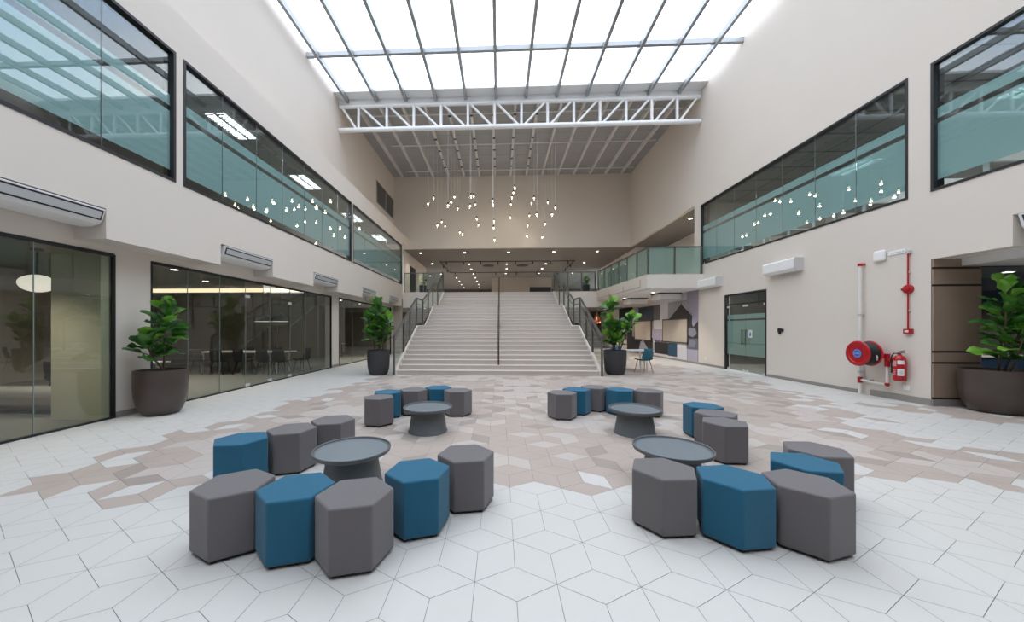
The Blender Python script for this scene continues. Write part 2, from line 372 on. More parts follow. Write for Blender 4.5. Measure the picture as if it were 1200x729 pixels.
struct('ceiling', mb, M['roofd'])
BARX = [XU+.02, -6.72, -5.43, -4.12, -2.80, -1.49, -.18, 1.12, 2.43, 3.72, 5.02, 6.32, 7.60, XR-.02]
sky = thing('skylight', None, None, (.7, 5, ROOF), kind='structure')
for x in BARX[1:-1]:
    mb = MB(); mb.box(x-.055, x+.055, -6, 15.3, ROOF-.22, ROOF); obj('glazing_bar', mb, M['bar'], sky)
for y in (-2.2, 2.7, 7.7, 12.72):
    mb = MB(); mb.box(XU, XR, y-.06, y+.06, ROOF-.14, ROOF+.02); obj('cross_bar', mb, M['bar'], sky)
mb = MB(); mb.box(XU, XR, 14.75, 15.3, ROOF-.06, ROOF+.04); obj('end_rail', mb, M['whitem'], sky)
mb = MB(); mb.box(XU-.1, XR+.1, -6, 15.3, ROOF+.045, ROOF+.053); obj('glazing', mb, M['glass_s'], sky)

# ---- windows of the upper floor
def window(n, x, sgn, y0, y1, z0, z1, joints, film=True, fw=.05):
    w = thing('window_%d' % n, None, None, (x, (y0+y1)/2, z0), kind='structure')
    xi = x-sgn*.19; xo = x+sgn*.012
    a_, b_ = min(xi, xo), max(xi, xo); mb = MB()
    mb.box(a_, b_, y0, y0+fw, z0, z1).box(a_, b_, y1-fw, y1, z0, z1).box(a_, b_, y0+fw, y1-fw, z0, z0+fw).box(a_, b_, y0+fw, y1-fw, z1-fw, z1)
    obj('window_frame', mb, M['black'], w)
    ys = [y0+fw]+joints+[y1-fw]
    for i in range(len(ys)-1):
        mb = MB(); xg = x-sgn*.05; mb.box(xg-.005, xg+.005, ys[i]+.004, ys[i+1]-.004, z0+fw, z1-fw); obj('pane', mb, M['glass_g'], w)
    for yj in joints:
        mb = MB(); mb.box(x-sgn*.05-.006, x-sgn*.05+.006, yj-.003, yj+.003, z0+fw, z1-fw); obj('glass_joint', mb, M['joint'], w)
    if film:
        mb = MB(); xf = x-sgn*.062
        for i in range(len(ys)-1):
            for (q0, q1) in ((z0+.22, 5.56), (5.66, 5.86)): mb.box(xf-.0015, xf+.0015, ys[i]+.006, ys[i+1]-.006, q0, q1)
        obj('frosted_film', mb, M['film'], w)
    return w
window(1, XL, 1, -3, 6.3, 4.25, 6.68, [-1.8, -.65, .5, 1.65, 2.8, 3.96, 5.12])
window(2, XL, 1, 6.46, 14.07, 4.25, 6.68, [7.47, 8.55, 9.6, 10.7, 11.8, 12.95])
window(3, XL, 1, 14.2, 21.42, 4.25, 6.68, [15.6, 17.0, 18.5, 20.0])
window(4, XR, -1, 7.72, 15.3, 4.23, 6.77, [8.85, 9.95, 11.05, 12.15, 13.25, 14.3])
window(5, XR, -1, -3, 7.33, 4.23, 6.77, [-1, .1, 1.3, 2.5, 3.7, 4.9, 6.1])
# ---- shopfront glazing at ground level (left)
def shopfront(n, y0, y1, joints, z1=2.78):
    w = thing('window_%d' % n, None, None, (XG, (y0+y1)/2, 0), kind='structure')
    mb = MB(); x0, x1 = XG-.05, XG+.012; fw = .03
    mb.box(x0, x1, y0, y0+fw, 0, z1).box(x0, x1, y1-fw, y1, 0, z1).box(x0, x1, y0+fw, y1-fw, 0, .028).box(x0, x1, y0+fw, y1-fw, z1-fw, z1+.02)
    obj('window_frame', mb, M['black'], w)
    ys = [y0+fw]+joints+[y1-fw]
    for i in range(len(ys)-1):
        mb = MB(); mb.box(XG-.024, XG-.012, ys[i]+.005, ys[i+1]-.005, .03, z1-fw); obj('pane', mb, M['glass_t'], w)
    for yj in joints:
        mb = MB(); mb.box(XG-.026, XG-.010, yj-.003, yj+.003, .03, z1-fw); obj('glass_joint', mb, M['joint'], w)
    return w
shopfront(6, .8, 5.72, [2.2, 3.4, 4.68])
s7 = shopfront(7, 6.33, 13.43, [7.13, 7.98, 8.82, 9.79, 10.75, 11.6, 12.45])
shopfront(8, 14.05, 20.9, [15.4, 16.8, 18.2, 19.6])
for ys_ in (9.60, 9.98):
    mb = MB(); mb.tube((XG+.06, ys_, .95), (XG+.06, ys_, 1.56), .022).tube((XG+.06, ys_, 1.0), (XG-.01, ys_, 1.0), .012).tube((XG+.06, ys_, 1.51), (XG-.01, ys_, 1.51), .012)
    obj('pull_handle', mb, M['wooddark'], s7)
for yy, zz in ((8.86, .05), (9.75, .05), (10.70, .05), (8.86, 2.35), (10.70, 2.3)):
    mb = MB(); mb.box(XG-.012, XG+.015, yy-.08, yy+.08, zz-.02, zz+.05); obj('patch_fitting', mb, M['vent'], s7)
# ---- glass double door in the right wall
d = thing('door_2', None, None, (XR, 12.67, 0), kind='structure')
mb = MB(); mb.box(XR-.01, XR+.12, 11.62, 11.68, 0, 2.8).box(XR-.01, XR+.12, 13.66, 13.72, 0, 2.8).box(XR-.01, XR+.12, 11.68, 13.66, 2.74, 2.8).box(XR+.02, XR+.09, 11.68, 13.66, 2.40, 2.44)
obj('door_frame', mb, M['black'], d)
mb = MB(); mb.box(XR+.05, XR+.06, 11.69, 13.65, 2.45, 2.74); obj('transom_pane', mb, M['glass_t'], d)
for (a_, b_) in ((11.69, 12.665), (12.675, 13.65)):
    mb = MB(); mb.box(XR+.05, XR+.06, a_, b_, .015, 2.40); lf = obj('door_leaf', mb, M['glass_t'], d)
    mb = MB()
    for (z0, z1) in ((.58, 1.0), (1.012, 1.82), (1.88, 2.04)): mb.box(XR+.062, XR+.065, a_, b_, z0, z1)
    obj('frosted_film', mb, M['film'], lf)
    hy = b_-.09 if a_ < 12 else a_+.09
    mb = MB(); mb.tube((XR-.01, hy, .95), (XR-.01, hy, 1.5), .017).tube((XR-.01, hy, 1.0), (XR+.055, hy, 1.0), .01).tube((XR-.01, hy, 1.45), (XR+.055, hy, 1.45), .01)
    obj('pull_handle', mb, M['steel'], lf)
    for yy, zz in ((a_+.08, .015), (b_-.08, .015), (a_+.06, 2.3), (b_-.06, 2.3)):
        mb = MB(); mb.box(XR+.04, XR+.07, yy-.06, yy+.06, zz, zz+.07); obj('patch_fitting', mb, M['vent'], lf)
mb = MB(); mb.box(XR+.044, XR+.049, 12.33, 12.5, 1.22, 1.48); mb.mi = 1
hp = [(-.03, -.09), (.035, -.09), (.05, 0), (.03, .02), (.02, .09), (0, .1), (-.015, .05), (-.04, .02), (-.045, -.04)]
mb.add([(XR+.043, 12.42+p[0]*.8, 1.35+p[1]*.9) for p in hp], [tuple(range(9))])
obj('push_sticker', mb, [M['whitet'], M['blue']], d)

# ---- entrance panel and dark lobby beyond (right edge)
mb = MB()
for (z0, z1) in ((.17, .83), (.87, 1.05), (1.09, 2.36), (2.40, 2.70), (2.74, 2.90)): mb.box(XR+.004, 9.42, 7.295, 7.318, z0, z1)
mb.mi = 1; mb.box(XR+.004, 9.42, 7.318, 7.328, 0, 2.9).box(8.73, 9.42, 7.328, 7.45, 0, 2.9)
struct('wall_entrance_panel', mb, [M['wood'], M['wooddark']])
mb = MB(); mb.box(9.42, 15, 9.0, 9.1, 2.15, 2.9); mb.mi = 1; mb.box(9.42, 15, 9.0, 9.1, .9, 2.15).box(12.2, 12.24, 8.98, 9.0, .9, 2.15); mb.mi = 2; mb.box(9.42, 15, 8.97, 9.1, .84, .9); mb.mi = 0; mb.box(9.42, 15, 9.0, 9.1, 0, .84)
struct('wall_lobby', mb, [M['navy'], M['dgrey'], M['whitet']])
mb = MB(); mb.box(9.42, 15, 7.45, 9.1, 2.76, 2.84); struct('ceiling_lobby', mb, M['navy'])
w = thing('window_10', None, None, (12, 7.4, 0), kind='structure')
for (a_, b_) in ((9.44, 11.15), (11.17, 13), (13.02, 15)):
    mb = MB(); mb.box(a_, b_, 7.39, 7.40, .0, 2.76); obj('pane', mb, M['glass_t'], w)

# ---- rooms behind the left shopfront
mb = MB(); mb.box(-14, -13.8, -7, 21.6, 0, 3.45); struct('wall_left_rooms', mb, M['beigein'])
mb = MB(); mb.box(-13.8, -6.82, -7, 12.4, 3.02, 3.1).box(-13.8, -6.82, 12.5, 13.9, 2.84, 2.9).box(-13.8, -6.82, 14.05, 21.6, 2.84, 2.9).box(-13.8, -6.6, 12.4, 12.5, 2.84, 2.90).box(-13.8, -6.82, 12.5, 12.52, 2.9, 3.1)
struct('ceiling_left_rooms', mb, M['ceil'])
mb = MB(); mb.box(-7.5, -6.63, 5.55, 5.68, 0, 3.0); struct('wall_room_partition', mb, M['olive'])
mb = MB(); mb.box(-13.8, -6.63, 13.9, 14.04, 0, 3.1); struct('wall_meeting_room_back', mb, M['beigein'])
mb = MB(); mb.box(-13.8, -7.2, 12.36, 12.395, 2.86, 2.99); tag(obj('cove_light', mb, M['cove']), 'long warm cove light strip along the ceiling step in the meeting room', 'light')
mb = MB(); mb.box(-13.8, -6.05, 21.4, 21.58, 0, 3.4); struct('wall_left_room_end', mb, M['beigein'])
# ---- rooms behind the upper windows
mb = MB(); mb.box(-13.8, -13.6, -7, 22, UPF, HC); struct('wall_left_upper_rooms', mb, M['wallwhite'])
mb = MB(); mb.box(13.6, 13.8, -7, 15.6, UPF, HC); struct('wall_right_upper_rooms', mb, M['wallwhite'])
mb = MB(); mb.box(8.9, 14, 15.3, 15.5, UPF, HC); struct('wall_right_upper_end', mb, M['beigein'])
mb = MB(); mb.box(-13.6, -6.3, -7, 21.9, 6.86, 6.915); struct('ceiling_left_upper', mb, M['ceil'])
mb = MB(); mb.box(8.75, 13.6, -7, 15.3, 6.86, 6.915)
mb.mi = 1
for y in range(-6, 16): mb.box(8.76, 13.6, y-.012, y+.012, 6.85, 6.86)
for x in (9.8, 10.9, 12.0): mb.box(x-.012, x+.012, -7, 15.3, 6.85, 6.86)
struct('ceiling_right_office', mb, [M['ceil'], M['dgrey']])
# ground room behind the right door
mb = MB(); mb.box(12, 12.2, 9.2, 15.6, 0, 3.6).box(XR+.2, 12, 9.12, 9.2, 0, 3.6).box(XR+.2, 12, 15.6, 15.8, 0, 3.2).box(XR+.2, 12, 9.2, 15.6, 3.4, 3.6); struct('wall_right_room', mb, M['dgrey'])

# ================================================================ ROOF STEEL
t = thing('roof_truss', 'white tubular steel roof truss spanning the hall under the skylight end', 'truss', (.7, 15.3, 10.3))
YT, ZT, ZB = 15.3, 11.37, 10.33
mb = MB(); mb.tube((XU+.02, YT, ZT), (XR-.02, YT, ZT), .085, n=14); obj('top_chord', mb, M['whitem'], t, smooth='auto')
mb = MB(); mb.tube((XU+.02, YT, ZB), (XR-.02, YT, ZB), .10, n=14); obj('bottom_chord', mb, M['whitem'], t, smooth='auto')
mb = MB(); mb.box(XU, XR, YT-.03, YT+.13, ZT+.09, ROOF-.06); obj('edge_beam', mb, M['whitem'], t)
def uX(u, d): return (u-586)*d/412
VX = [uX(u, YT-.0437*uX(u, YT)) for u in (420.4, 453.4, 485, 517, 548.4, 579.6, 611, 641.6, 672.4, 703, 733.6, 763.6, 793.4)]
for x in VX:
    mb = MB(); mb.tube((x, YT, ZB), (x, YT, ZT), .06); obj('vertical', mb, M['whitem'], t, smooth='auto')
XS = [XU+.05]+VX+[XR-.05]
for i in range(len(XS)-1):
    a_, b_ = XS[i]+.08, XS[i+1]-.08
    mb = MB()
    if i < 7: mb.tube((a_, YT, ZT), (b_, YT, ZB), .05)
    else: mb.tube((b_, YT, ZT), (a_, YT, ZB), .05)
    obj('diagonal', mb, M['whitem'], t, smooth='auto')
names13 = ['first', 'second', 'third', 'fourth', 'fifth', 'sixth', 'seventh', 'eighth', 'ninth', 'tenth', 'eleventh', 'twelfth', 'thirteenth', 'fourteenth', 'fifteenth', 'sixteenth']
raft = None
for k in range(15):
    x = -6.45+k*1.02
    if x > XR-.2: break
    lab = 'slender pale roof purlin under the grey deck, %s counted from the left wall' % names13[k]
    if raft is None:
        mb = MB(); mb.box(x-.055, x+.055, 15.5, 23.05, ROOF-.20, ROOF); raft = obj('roof_purlin', mb, M['purlin'], org=(x, 19.3, ROOF-.2)); tag(raft, lab, 'roof beam', 'purlins under the back roof')
    else:
        r_ = dup(raft, (x, 19.3, ROOF-.2), label=lab)
        if 3 <= k <= 8:
            for q in (16.4, 17.4, 18.4, 19.6, 20.6, 21.6):
                mb = MB(); mb.box(x-.06, x+.06, q-.05, q+.05, ROOF-.23, ROOF-.19); c_ = obj('clamp', mb, M['black'], org=(x, 19.3, ROOF-.2)); c_.parent = r_; c_.location = (0, 0, 0)
for k, y in enumerate((16.2, 18.9, 22.0)):
    mb = MB(); mb.tube((-5.95, y, ROOF-.25), (XR-.3, y, ROOF-.25), .028)
    tag(obj('sprinkler_pipe', mb, M['purlin'], smooth='auto'), ['thin crosswise pipe under the back roof, just behind the truss', 'thin crosswise pipe under the middle of the back roof', 'thin crosswise pipe under the back roof next to the rear wall'][k], 'pipe', 'crosswise pipes under the back roof')
# ventilation grille
g = thing('wall_grille', 'grey louvred ventilation grille high on the upper left wall near the back', 'vent', (XU+.02, 21.6, 8.85))
for (a_, b_) in ((20.0, 21.55), (21.65, 23.2)):
    mb = MB(); mb.box(XU, XU+.03, a_, b_, 8.85, 10.15); f = obj('grille_frame', mb, M['roofd'], g)
    mb = MB()
    for k in range(16): mb.prism([(XU+.03, 8.92+k*.075), (XU+.06, 8.90+k*.075), (XU+.06, 8.93+k*.075), (XU+.03, 8.96+k*.075)], a_+.05, b_-.05, 'y')
    obj('louvres', mb, M['dgrey'], f)

# ================================================================ STAIRCASE
st = thing('staircase', 'wide pale stone staircase with two landings rising to the upper hall', 'staircase', (-.11, 11.5, 0))
SX0, SX1 = -3.42, 3.20
R1 = 1.65/11; R2 = (2.74-1.65)/7; R3 = (3.78-2.74)/7
def flight(y0, z0, n, rise, run, yend):
    prof = [(y0, z0)]
    for k in range(n):
        prof += [(y0+k*run, z0+(k+1)*rise), (y0+(k+1)*run if k < n-1 else yend, z0+(k+1)*rise)]
    prof += [(yend, z0)]
    mb = MB(); P_ = prof
    # treads/risers as separate material faces
    mb.mi = 0
    for k in range(n):
        ya = y0+k*run; yb = y0+(k+1)*run if k < n-1 else yend; zb = z0+(k+1)*rise
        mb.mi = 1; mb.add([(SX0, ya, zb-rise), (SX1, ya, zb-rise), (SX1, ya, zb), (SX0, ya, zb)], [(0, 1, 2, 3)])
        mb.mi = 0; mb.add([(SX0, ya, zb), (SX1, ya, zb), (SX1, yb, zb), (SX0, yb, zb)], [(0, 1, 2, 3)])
        for x in (SX0, SX1): mb.add([(x, ya, 0 if z0 == 0 else z0-1.0), (x, yb, 0 if z0 == 0 else z0-1.0), (x, yb, zb), (x, ya, zb)], [(0, 1, 2, 3)])
    return mb
F = [(11.5, 0, 11, R1, .30, 16.1), (16.1, 1.65, 7, R2, .345, 19.5), (19.5, 2.74, 7, R3, .345, 21.58)]
for (y0, z0, n, rise, run, yend) in F:
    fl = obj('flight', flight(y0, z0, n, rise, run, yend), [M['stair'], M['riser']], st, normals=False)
    for k in range(n):
        mb = MB(); mb.box(SX0, SX1, y0+k*run-.012, y0+k*run+.04, z0+(k+1)*rise-.018, z0+(k+1)*rise+.003); obj('nosing', mb, M['nosing'], fl)
for x0, x1 in ((SX0-.06, SX0), (SX1, SX1+.06)):
    mb = MB(); mb.prism([(11.42, 0), (21.57, 0), (21.57, 3.80), (21.4, 3.80), (19.5, 2.82), (18.15, 2.76), (16.05, 1.70), (14.5, 1.67), (11.42, .16)], x0, x1, 'x'); obj('stringer_wall', mb, M['wall'], st)
# side railings
PY = [11.4, 12.55, 13.45, 14.5, 15.7, 16.9, 18.1, 19.5, 21.4]
def zfl(y):
    pts = [(11.4, .12), (14.5, 1.65), (16.0, 1.67), (18.15, 2.72), (19.45, 2.78), (21.4, 3.78)]
    for (a_, za), (b_, zb) in zip(pts, pts[1:]):
        if y <= b_: return za+(zb-za)*max(0, y-a_)/(b_-a_)
    return 3.8
def railing(x, lab):
    t = thing('stair_railing', lab, 'railing', (x, 16, 0), 'glass railings along the stair sides')
    for i, y in enumerate(PY):
        z = 0 if i == 0 else zfl(y); top = zfl(y)+1.14
        mb = MB(); mb.box(x-.03, x+.03, y-.03, y+.03, z, top); obj('post', mb, M['steel'], t)
    mb = MB()
    for a_, b_ in zip(PY, PY[1:]):
        mb.prism([(a_, zfl(a_)+1.12), (b_, zfl(b_)+1.12), (b_, zfl(b_)+1.17), (a_, zfl(a_)+1.17)], x-.035, x+.035, 'x')
        mb.prism([(a_, zfl(a_)+.90), (b_, zfl(b_)+.90), (b_, zfl(b_)+.93), (a_, zfl(a_)+.93)], x-.045, x-.02, 'x')
    obj('handrail', mb, M['steel'], t)
    for a_, b_ in zip(PY, PY[1:]):
        mb = MB(); a2, b2 = a_+.05, b_-.05
        mb.prism([(a2, zfl(a2)+.10), (b2, zfl(b2)+.10), (b2, zfl(b2)+1.10), (a2, zfl(a2)+1.10)], x-.006, x+.006, 'x'); obj('glass_panel', mb, M['glass_c'], t)
railing(-3.48, 'dark steel and glass stair railing beside the charcoal pot near the left glazing')
railing(3.26, 'dark steel and glass stair railing on the white table side')
t = thing('centre_handrail', 'slim dark handrail running up the middle of the staircase', 'handrail', (-.05, 16, 0))
mb = MB()
zs = [(11.85, .3), (14.5, 1.65), (16.0, 1.67), (18.15, 2.72), (19.45, 2.78), (21.5, 3.78)]
mb.path([(-.05, y, z+.85) for y, z in zs], .035); obj('rail', mb, M['wooddark'], t, smooth='auto')
for y, z in ((11.87, .15+.15), (14.45, 1.5), (15.9, 1.65), (18.1, 2.7), (19.3, 2.74), (21.4, 3.75)):
    mb = MB(); mb.box(-.078, -.022, y-.028, y+.028, z, z+.86); obj('post', mb, M['wooddark'], t)

# ---- balustrades on the upper level
def balustrade(lab, pts, z0, z1, posts_per, gm='glass_b', pw=.03):
    cx_ = sum(p[0] for p in pts)/len(pts); cy_ = sum(p[1] for p in pts)/len(pts)
    t = thing('balustrade', lab, 'balustrade', (cx_, cy_, z0))
    for (p, q), n in zip(zip(pts, pts[1:]), posts_per):
        p = Vector((*p, 0)); q = Vector((*q, 0)); d_ = (q-p).normalized(); nn = Vector((-d_.y, d_.x, 0))
        for k in range(n+1):
            c_ = p+(q-p)*(k/n)
            mb = MB(); mb.prism([(c_+d_*a_+nn*b_).to_2d() for a_, b_ in ((-pw, -pw), (pw, -pw), (pw, pw), (-pw, pw))], z0, z1, 'z'); obj('post', mb, M['steel'], t)
            if k < n:
                e_ = p+(q-p)*((k+1)/n); a2 = c_+d_*(pw+.01); b2 = e_-d_*(pw+.01)
                mb = MB(); mb.prism([(a2+nn*.006).to_2d(), (b2+nn*.006).to_2d(), (b2-nn*.006).to_2d(), (a2-nn*.006).to_2d()], z0+.03, z1-.03, 'z'); obj('glass_panel', mb, M[gm], t)
        mb = MB(); mb.prism([(p+nn*.03).to_2d(), (q+nn*.03).to_2d(), (q-nn*.03).to_2d(), (p-nn*.03).to_2d()], z1-.03, z1+.02, 'z'); obj('top_rail', mb, M['steel'], t)
balustrade('grey framed glass balustrade at the left of the stair head, potted plant behind it', [(-5.98, 21.72), (-3.55, 21.72)], UPF+.02, 5.0, [2], 'glass_c')
balustrade('grey framed glass balustrade between stair head and gallery corner', [(3.33, 21.72), (5.80, 21.72)], UPF+.02, 5.0, [3], 'glass_c')
balustrade('green glass gallery balustrade turning the corner above the pinboard wall', [(5.93, 21.5), (6.26, 15.16), (8.46, 15.16)], 3.82, 4.98, [6, 2])

# ================================================================ STOOLS AND TABLES
def stool_proto(kind):
    hx = lambda r, z: [(r*math.cos(PI/3*k), r*math.sin(PI/3*k)) for k in range(6)]
    t = thing('hexagonal_stool', 'x', 'stool', (0, 0, 0), None)
    mb = MB(); mb.prism(hx(.252, 0), .022, .432); b = obj('cushion_body', mb, M['fab_'+kind], t, smooth='auto')
    bv = b.modifiers.new('bevel', 'BEVEL'); bv.width = .013; bv.segments = 4; bv.limit_method = 'ANGLE'
    mb = MB(); mb.prism(hx(.236, 0), .015, .03); obj('base_board', mb, M['foot'], t)
    for k in range(6):
        a_ = PI/3*k; mb = MB(); mb.lathe([(.018, 0), (.02, .004), (.02, .018)], (.205*math.cos(a_), .205*math.sin(a_), 0), 12); obj('foot', mb, M['foot'], t)
    return t
ST = [
 ('g', -1.878, 2.412, 34, 'FL', 'grey hexagonal stool at the outer left end of the front left arc'),
 ('b', -1.414, 2.377, 18, 'FL', 'blue hexagonal stool between two grey ones in the front left arc'),
 ('g', -.969, 2.311, 16, 'FL', 'grey hexagonal stool between the two blue ones of the front left arc'),
 ('b', -.658+.02, 2.652+.05, 20, 'FL', 'blue hexagonal stool second from the right in the front left arc'),
 ('g', -.330+.03, 3.024+.06, 12, 'FL', 'grey hexagonal stool at the inner right end of the front left arc'),
 ('b', -2.575, 3.389, 8, 'BL', 'blue hexagonal stool at the end of the row of three behind the left table'),
 ('g', -2.277, 3.753, 18, 'BL', 'grey hexagonal stool in the middle of the row of three behind the left table'),
 ('g', -2.005, 4.144, 14, 'BL', 'grey hexagonal stool at the far end of the row of three behind the left table'),
 ('g', 1.277, 2.810, 6, 'FR', 'grey hexagonal stool at the inner left end of the front right arc'),
 ('b', 1.721, 2.672, 10, 'FR', 'blue hexagonal stool in the middle front of the front right arc'),
 ('g', 2.173, 2.600, 18, 'FR', 'grey hexagonal stool just in front of the half hidden blue one, front right arc'),
 ('b', 2.501, 3.000, 54, 'FR', 'blue hexagonal stool half hidden behind the big grey one, front right arc'),
 ('g', 2.870, 3.320, 0, 'FR', 'grey hexagonal stool at the outer far end of the front right arc'),
 ('b', 2.889, 5.143, 30, 'BR', 'blue stool ending the row of three right of the right table'),
 ('g', 2.794, 4.680, 48, 'BR', 'grey stool midway in the row of three right of the right table'),
 ('g', 2.635, 4.250, 0, 'BR', 'grey stool nearest in the row of three right of the right table'),
 ('g', -1.945, 5.559, 52, 'DL', 'grey hexagonal stool at the near left end of the back left arc'),
 ('b', -1.950, 6.005+.02, 48, 'DL', 'blue hexagonal stool second from the left in the back left arc'),
 ('g', -1.56, 6.28, 2, 'DL', 'grey hexagonal stool between two blue ones in the back left arc'),
 ('b', -1.152, 6.51, 6, 'DL', 'blue hexagonal stool deepest in the back left arc'),
 ('g', -.750, 6.245, 2, 'DL', 'grey hexagonal stool at the right end of the back left arc'),
 ('g', 1.072, 6.092, 58, 'DR', 'grey hexagonal stool at the left end of the back right arc'),
 ('b', 1.394, 6.441, 54, 'DR', 'blue hexagonal stool second from the left in the back right arc'),
 ('g', 1.790, 6.68, 42, 'DR', 'grey hexagonal stool between two blue ones in the back right arc'),
 ('b', 2.164, 6.44, 0, 'DR', 'blue hexagonal stool beside the grey one behind the far right table'),
 ('g', 2.60, 6.357, 56, 'DR', 'grey hexagonal stool at the right end of the back right arc, behind its table'),
]
GN = {'FL': 'stools of the front left arc', 'BL': 'stools of the row behind the left table', 'FR': 'stools of the front right arc',
      'BR': 'stools of the row beside the right table', 'DL': 'stools of the back left arc', 'DR': 'stools of the back right arc'}
# push touching stools just clear of one another
pos = [[s[1], s[2]] for s in ST]
def hexpts(x, y, r, rot): return [(x+r*math.cos(math.radians(rot+60*k)), y+r*math.sin(math.radians(rot+60*k))) for k in range(6)]
def sep(i, j):
    best = (1e9, None)
    A = hexpts(*pos[i], .254, ST[i][3]); B = hexpts(*pos[j], .254, ST[j][3])
    for rot in [ST[i][3]+30+60*k for k in range(3)]+[ST[j][3]+30+60*k for k in range(3)]:
        n_ = (math.cos(math.radians(rot)), math.sin(math.radians(rot)))
        a_ = [p[0]*n_[0]+p[1]*n_[1] for p in A]; b_ = [p[0]*n_[0]+p[1]*n_[1] for p in B]
        o1, o2 = max(a_)-min(b_), max(b_)-min(a_)
        if o1 <= 0 or o2 <= 0: return None
        if o1 < best[0]: best = (o1, n_)
        if o2 < best[0]: best = (o2, (-n_[0], -n_[1]))
    return best
for it in range(60):
    for i in range(len(ST)):
        for j in range(i):
            if abs(pos[i][0]-pos[j][0])+abs(pos[i][1]-pos[j][1]) > .9: continue
            r_ = sep(i, j)
            if r_:
                dd, n_ = r_; dd = (dd+.002)/2
                pos[i][0] -= n_[0]*dd; pos[i][1] -= n_[1]*dd; pos[j][0] += n_[0]*dd; pos[j][1] += n_[1]*dd
PR = {'g': stool_proto('g'), 'b': stool_proto('b')}; used = set()
for i, s in enumerate(ST):
    k = s[0]; loc = (pos[i][0], pos[i][1], 0)
    o = PR[k] if k not in used else dup(PR[k], loc)
    if k not in used: used.add(k); FIRST = o
    o.location = loc; o.rotation_euler = (0, 0, math.radians(s[3])); o['label'] = s[5]; o['group'] = GN[s[4]]
def table(x, y, lab, base):
    t = thing('tray_table', lab, 'coffee table', (x, y, 0), 'round grey tray tables')
    mb = MB(); mb.lathe([(base, 0), (base, .012), (base-.012, .03), (.235, .30), (.235, .325)], (x, y, 0), 56); obj('table_base', mb, M['table'], t, smooth='auto')
    R_ = .362
    mb = MB(); mb.lathe([(.20, .318), (R_-.03, .322), (R_-.008, .332), (R_, .350), (R_, .366), (R_-.006, .370), (R_-.013, .366), (R_-.016, .352), (R_-.03, .344), (.02, .343)], (x, y, 0), 64)
    tt = obj('tray_rim', mb, M['table'], t, smooth='auto')
    mb = MB(); mb.lathe([(.02, .3435), (R_-.032, .3435), (R_-.034, .3455), (.02, .3455)], (x, y, 0), 64); obj('tray_surface', mb, M['tabletop'], tt, smooth='auto')
table(-1.432, 3.35, 'round grey tray table between the front left arc and the row of three stools', .29)
table(-1.075, 5.20, 'round grey tray table in front of the back left arc of stools', .29)
table(1.685, 3.52, 'round grey tray table just behind the front right arc of stools', .29)
table(1.965, 5.22, 'round grey tray table in front of the back right arc of stools', .29)

# ================================================================ POTTED FIGS
def leaf(mb, base, az, el, L, Wd, rng):
    nl, nw = 7, 4; vs = []
    d_ = Vector((math.cos(az)*math.cos(el), math.sin(az)*math.cos(el), math.sin(el)))
    s_ = Vector((-math.sin(az), math.cos(az), 0)); roll = rng.uniform(-.8, .8)
    up = s_.cross(d_)*-1; up = d_.cross(s_)*-1 if up.z < 0 else up
    if up.z < 0: up = -up
    s2 = s_*math.cos(roll)+up*math.sin(roll); u2 = up*math.cos(roll)-s_*math.sin(roll)
    droop = rng.uniform(-.1, .30)
    for i in range(nl+1):
        t_ = i/nl
        w_ = Wd*.5*(math.sin(PI*min(1, t_**1.25)*.97+.03)**.75)*(0.60+.62*t_) if 0 < i < nl else (.012 if i == 0 else .02)
        c_ = Vector(base)+d_*(t_*L)-Vector((0, 0, 1))*(droop*L*t_*t_*.6)
        for j in range(nw+1):
            q = (j/nw-.5)*2
            wave = .018*math.sin(t_*11+q*2+az*3)*abs(q)
            vs.append(c_+s2*(q*w_)+u2*(abs(q)**1.3*w_*.32+wave))
    fs = [(i*(nw+1)+j, i*(nw+1)+j+1, (i+1)*(nw+1)+j+1, (i+1)*(nw+1)+j) for i in range(nl) for j in range(nw)]
    mb.add(vs, fs)
def plant(name, lab, x, y, z, pot, stems, seed, leafL=.24, pm='potb', dens=26, group='potted fiddle leaf figs'):
    t = thing(name, lab, 'potted plant', (x, y, z), group); rng = random.Random(seed)
    mb = MB(); mb.lathe([(r, h) for r, h in pot], (x, y, z), 48); obj('pot', mb, M[pm], t, smooth='auto')
    rt, ht = pot[-1][0]*1.0, max(h for r, h in pot)
    mb = MB(); mb.lathe([(.01, ht-.09), (rt, ht-.09), (rt, ht-.05), (.01, ht-.045)], (x, y, z), 32); obj('soil', mb, M['soil'], t)
    mb = MB(); lv = MB(); zs_ = z+ht-.06
    for (bx, by, tx, ty, h, l0, nlf, spread) in stems:
        pts = []
        for k in range(9):
            q = k/8; pts.append((x+bx+(tx-bx)*q+.02*math.sin(q*7+bx*9), y+by+(ty-by)*q+.02*math.cos(q*6), zs_+h*q))
        mb.path(pts, lambda q: .020*(1-q*.6), 7)
        for k in range(nlf):
            q = l0+(1-l0)*(k/(nlf-1))**.9; f_ = q*8; i0 = min(7, int(f_)); fr = f_-i0
            b_ = Vector(pts[i0]).lerp(Vector(pts[i0+1]), fr)
            az = k*2.4+rng.uniform(-.4, .4)+seed; el = .30+.85*((k/(nlf-1))**2)+rng.uniform(-.45, .45)
            L_ = leafL*rng.uniform(.8, 1.2)*(1 if k < nlf-3 else .8)
            pet = Vector((math.cos(az)*math.cos(el), math.sin(az)*math.cos(el), math.sin(el)))*(.05*spread)
            mb.tube(b_, b_+pet, .004, n=5)
            lv.mi = 1 if (rng.random() < .22 or k >= nlf-4) else 0
            leaf(lv, b_+pet, az, el, L_*spread, L_*spread*rng.uniform(.66, .82), rng)
    obj('stems', mb, M['stem'], t, smooth=True)
    obj('foliage', lv, [M['leaf'], M['leaf2']], t, smooth=True, normals=False)
    return t
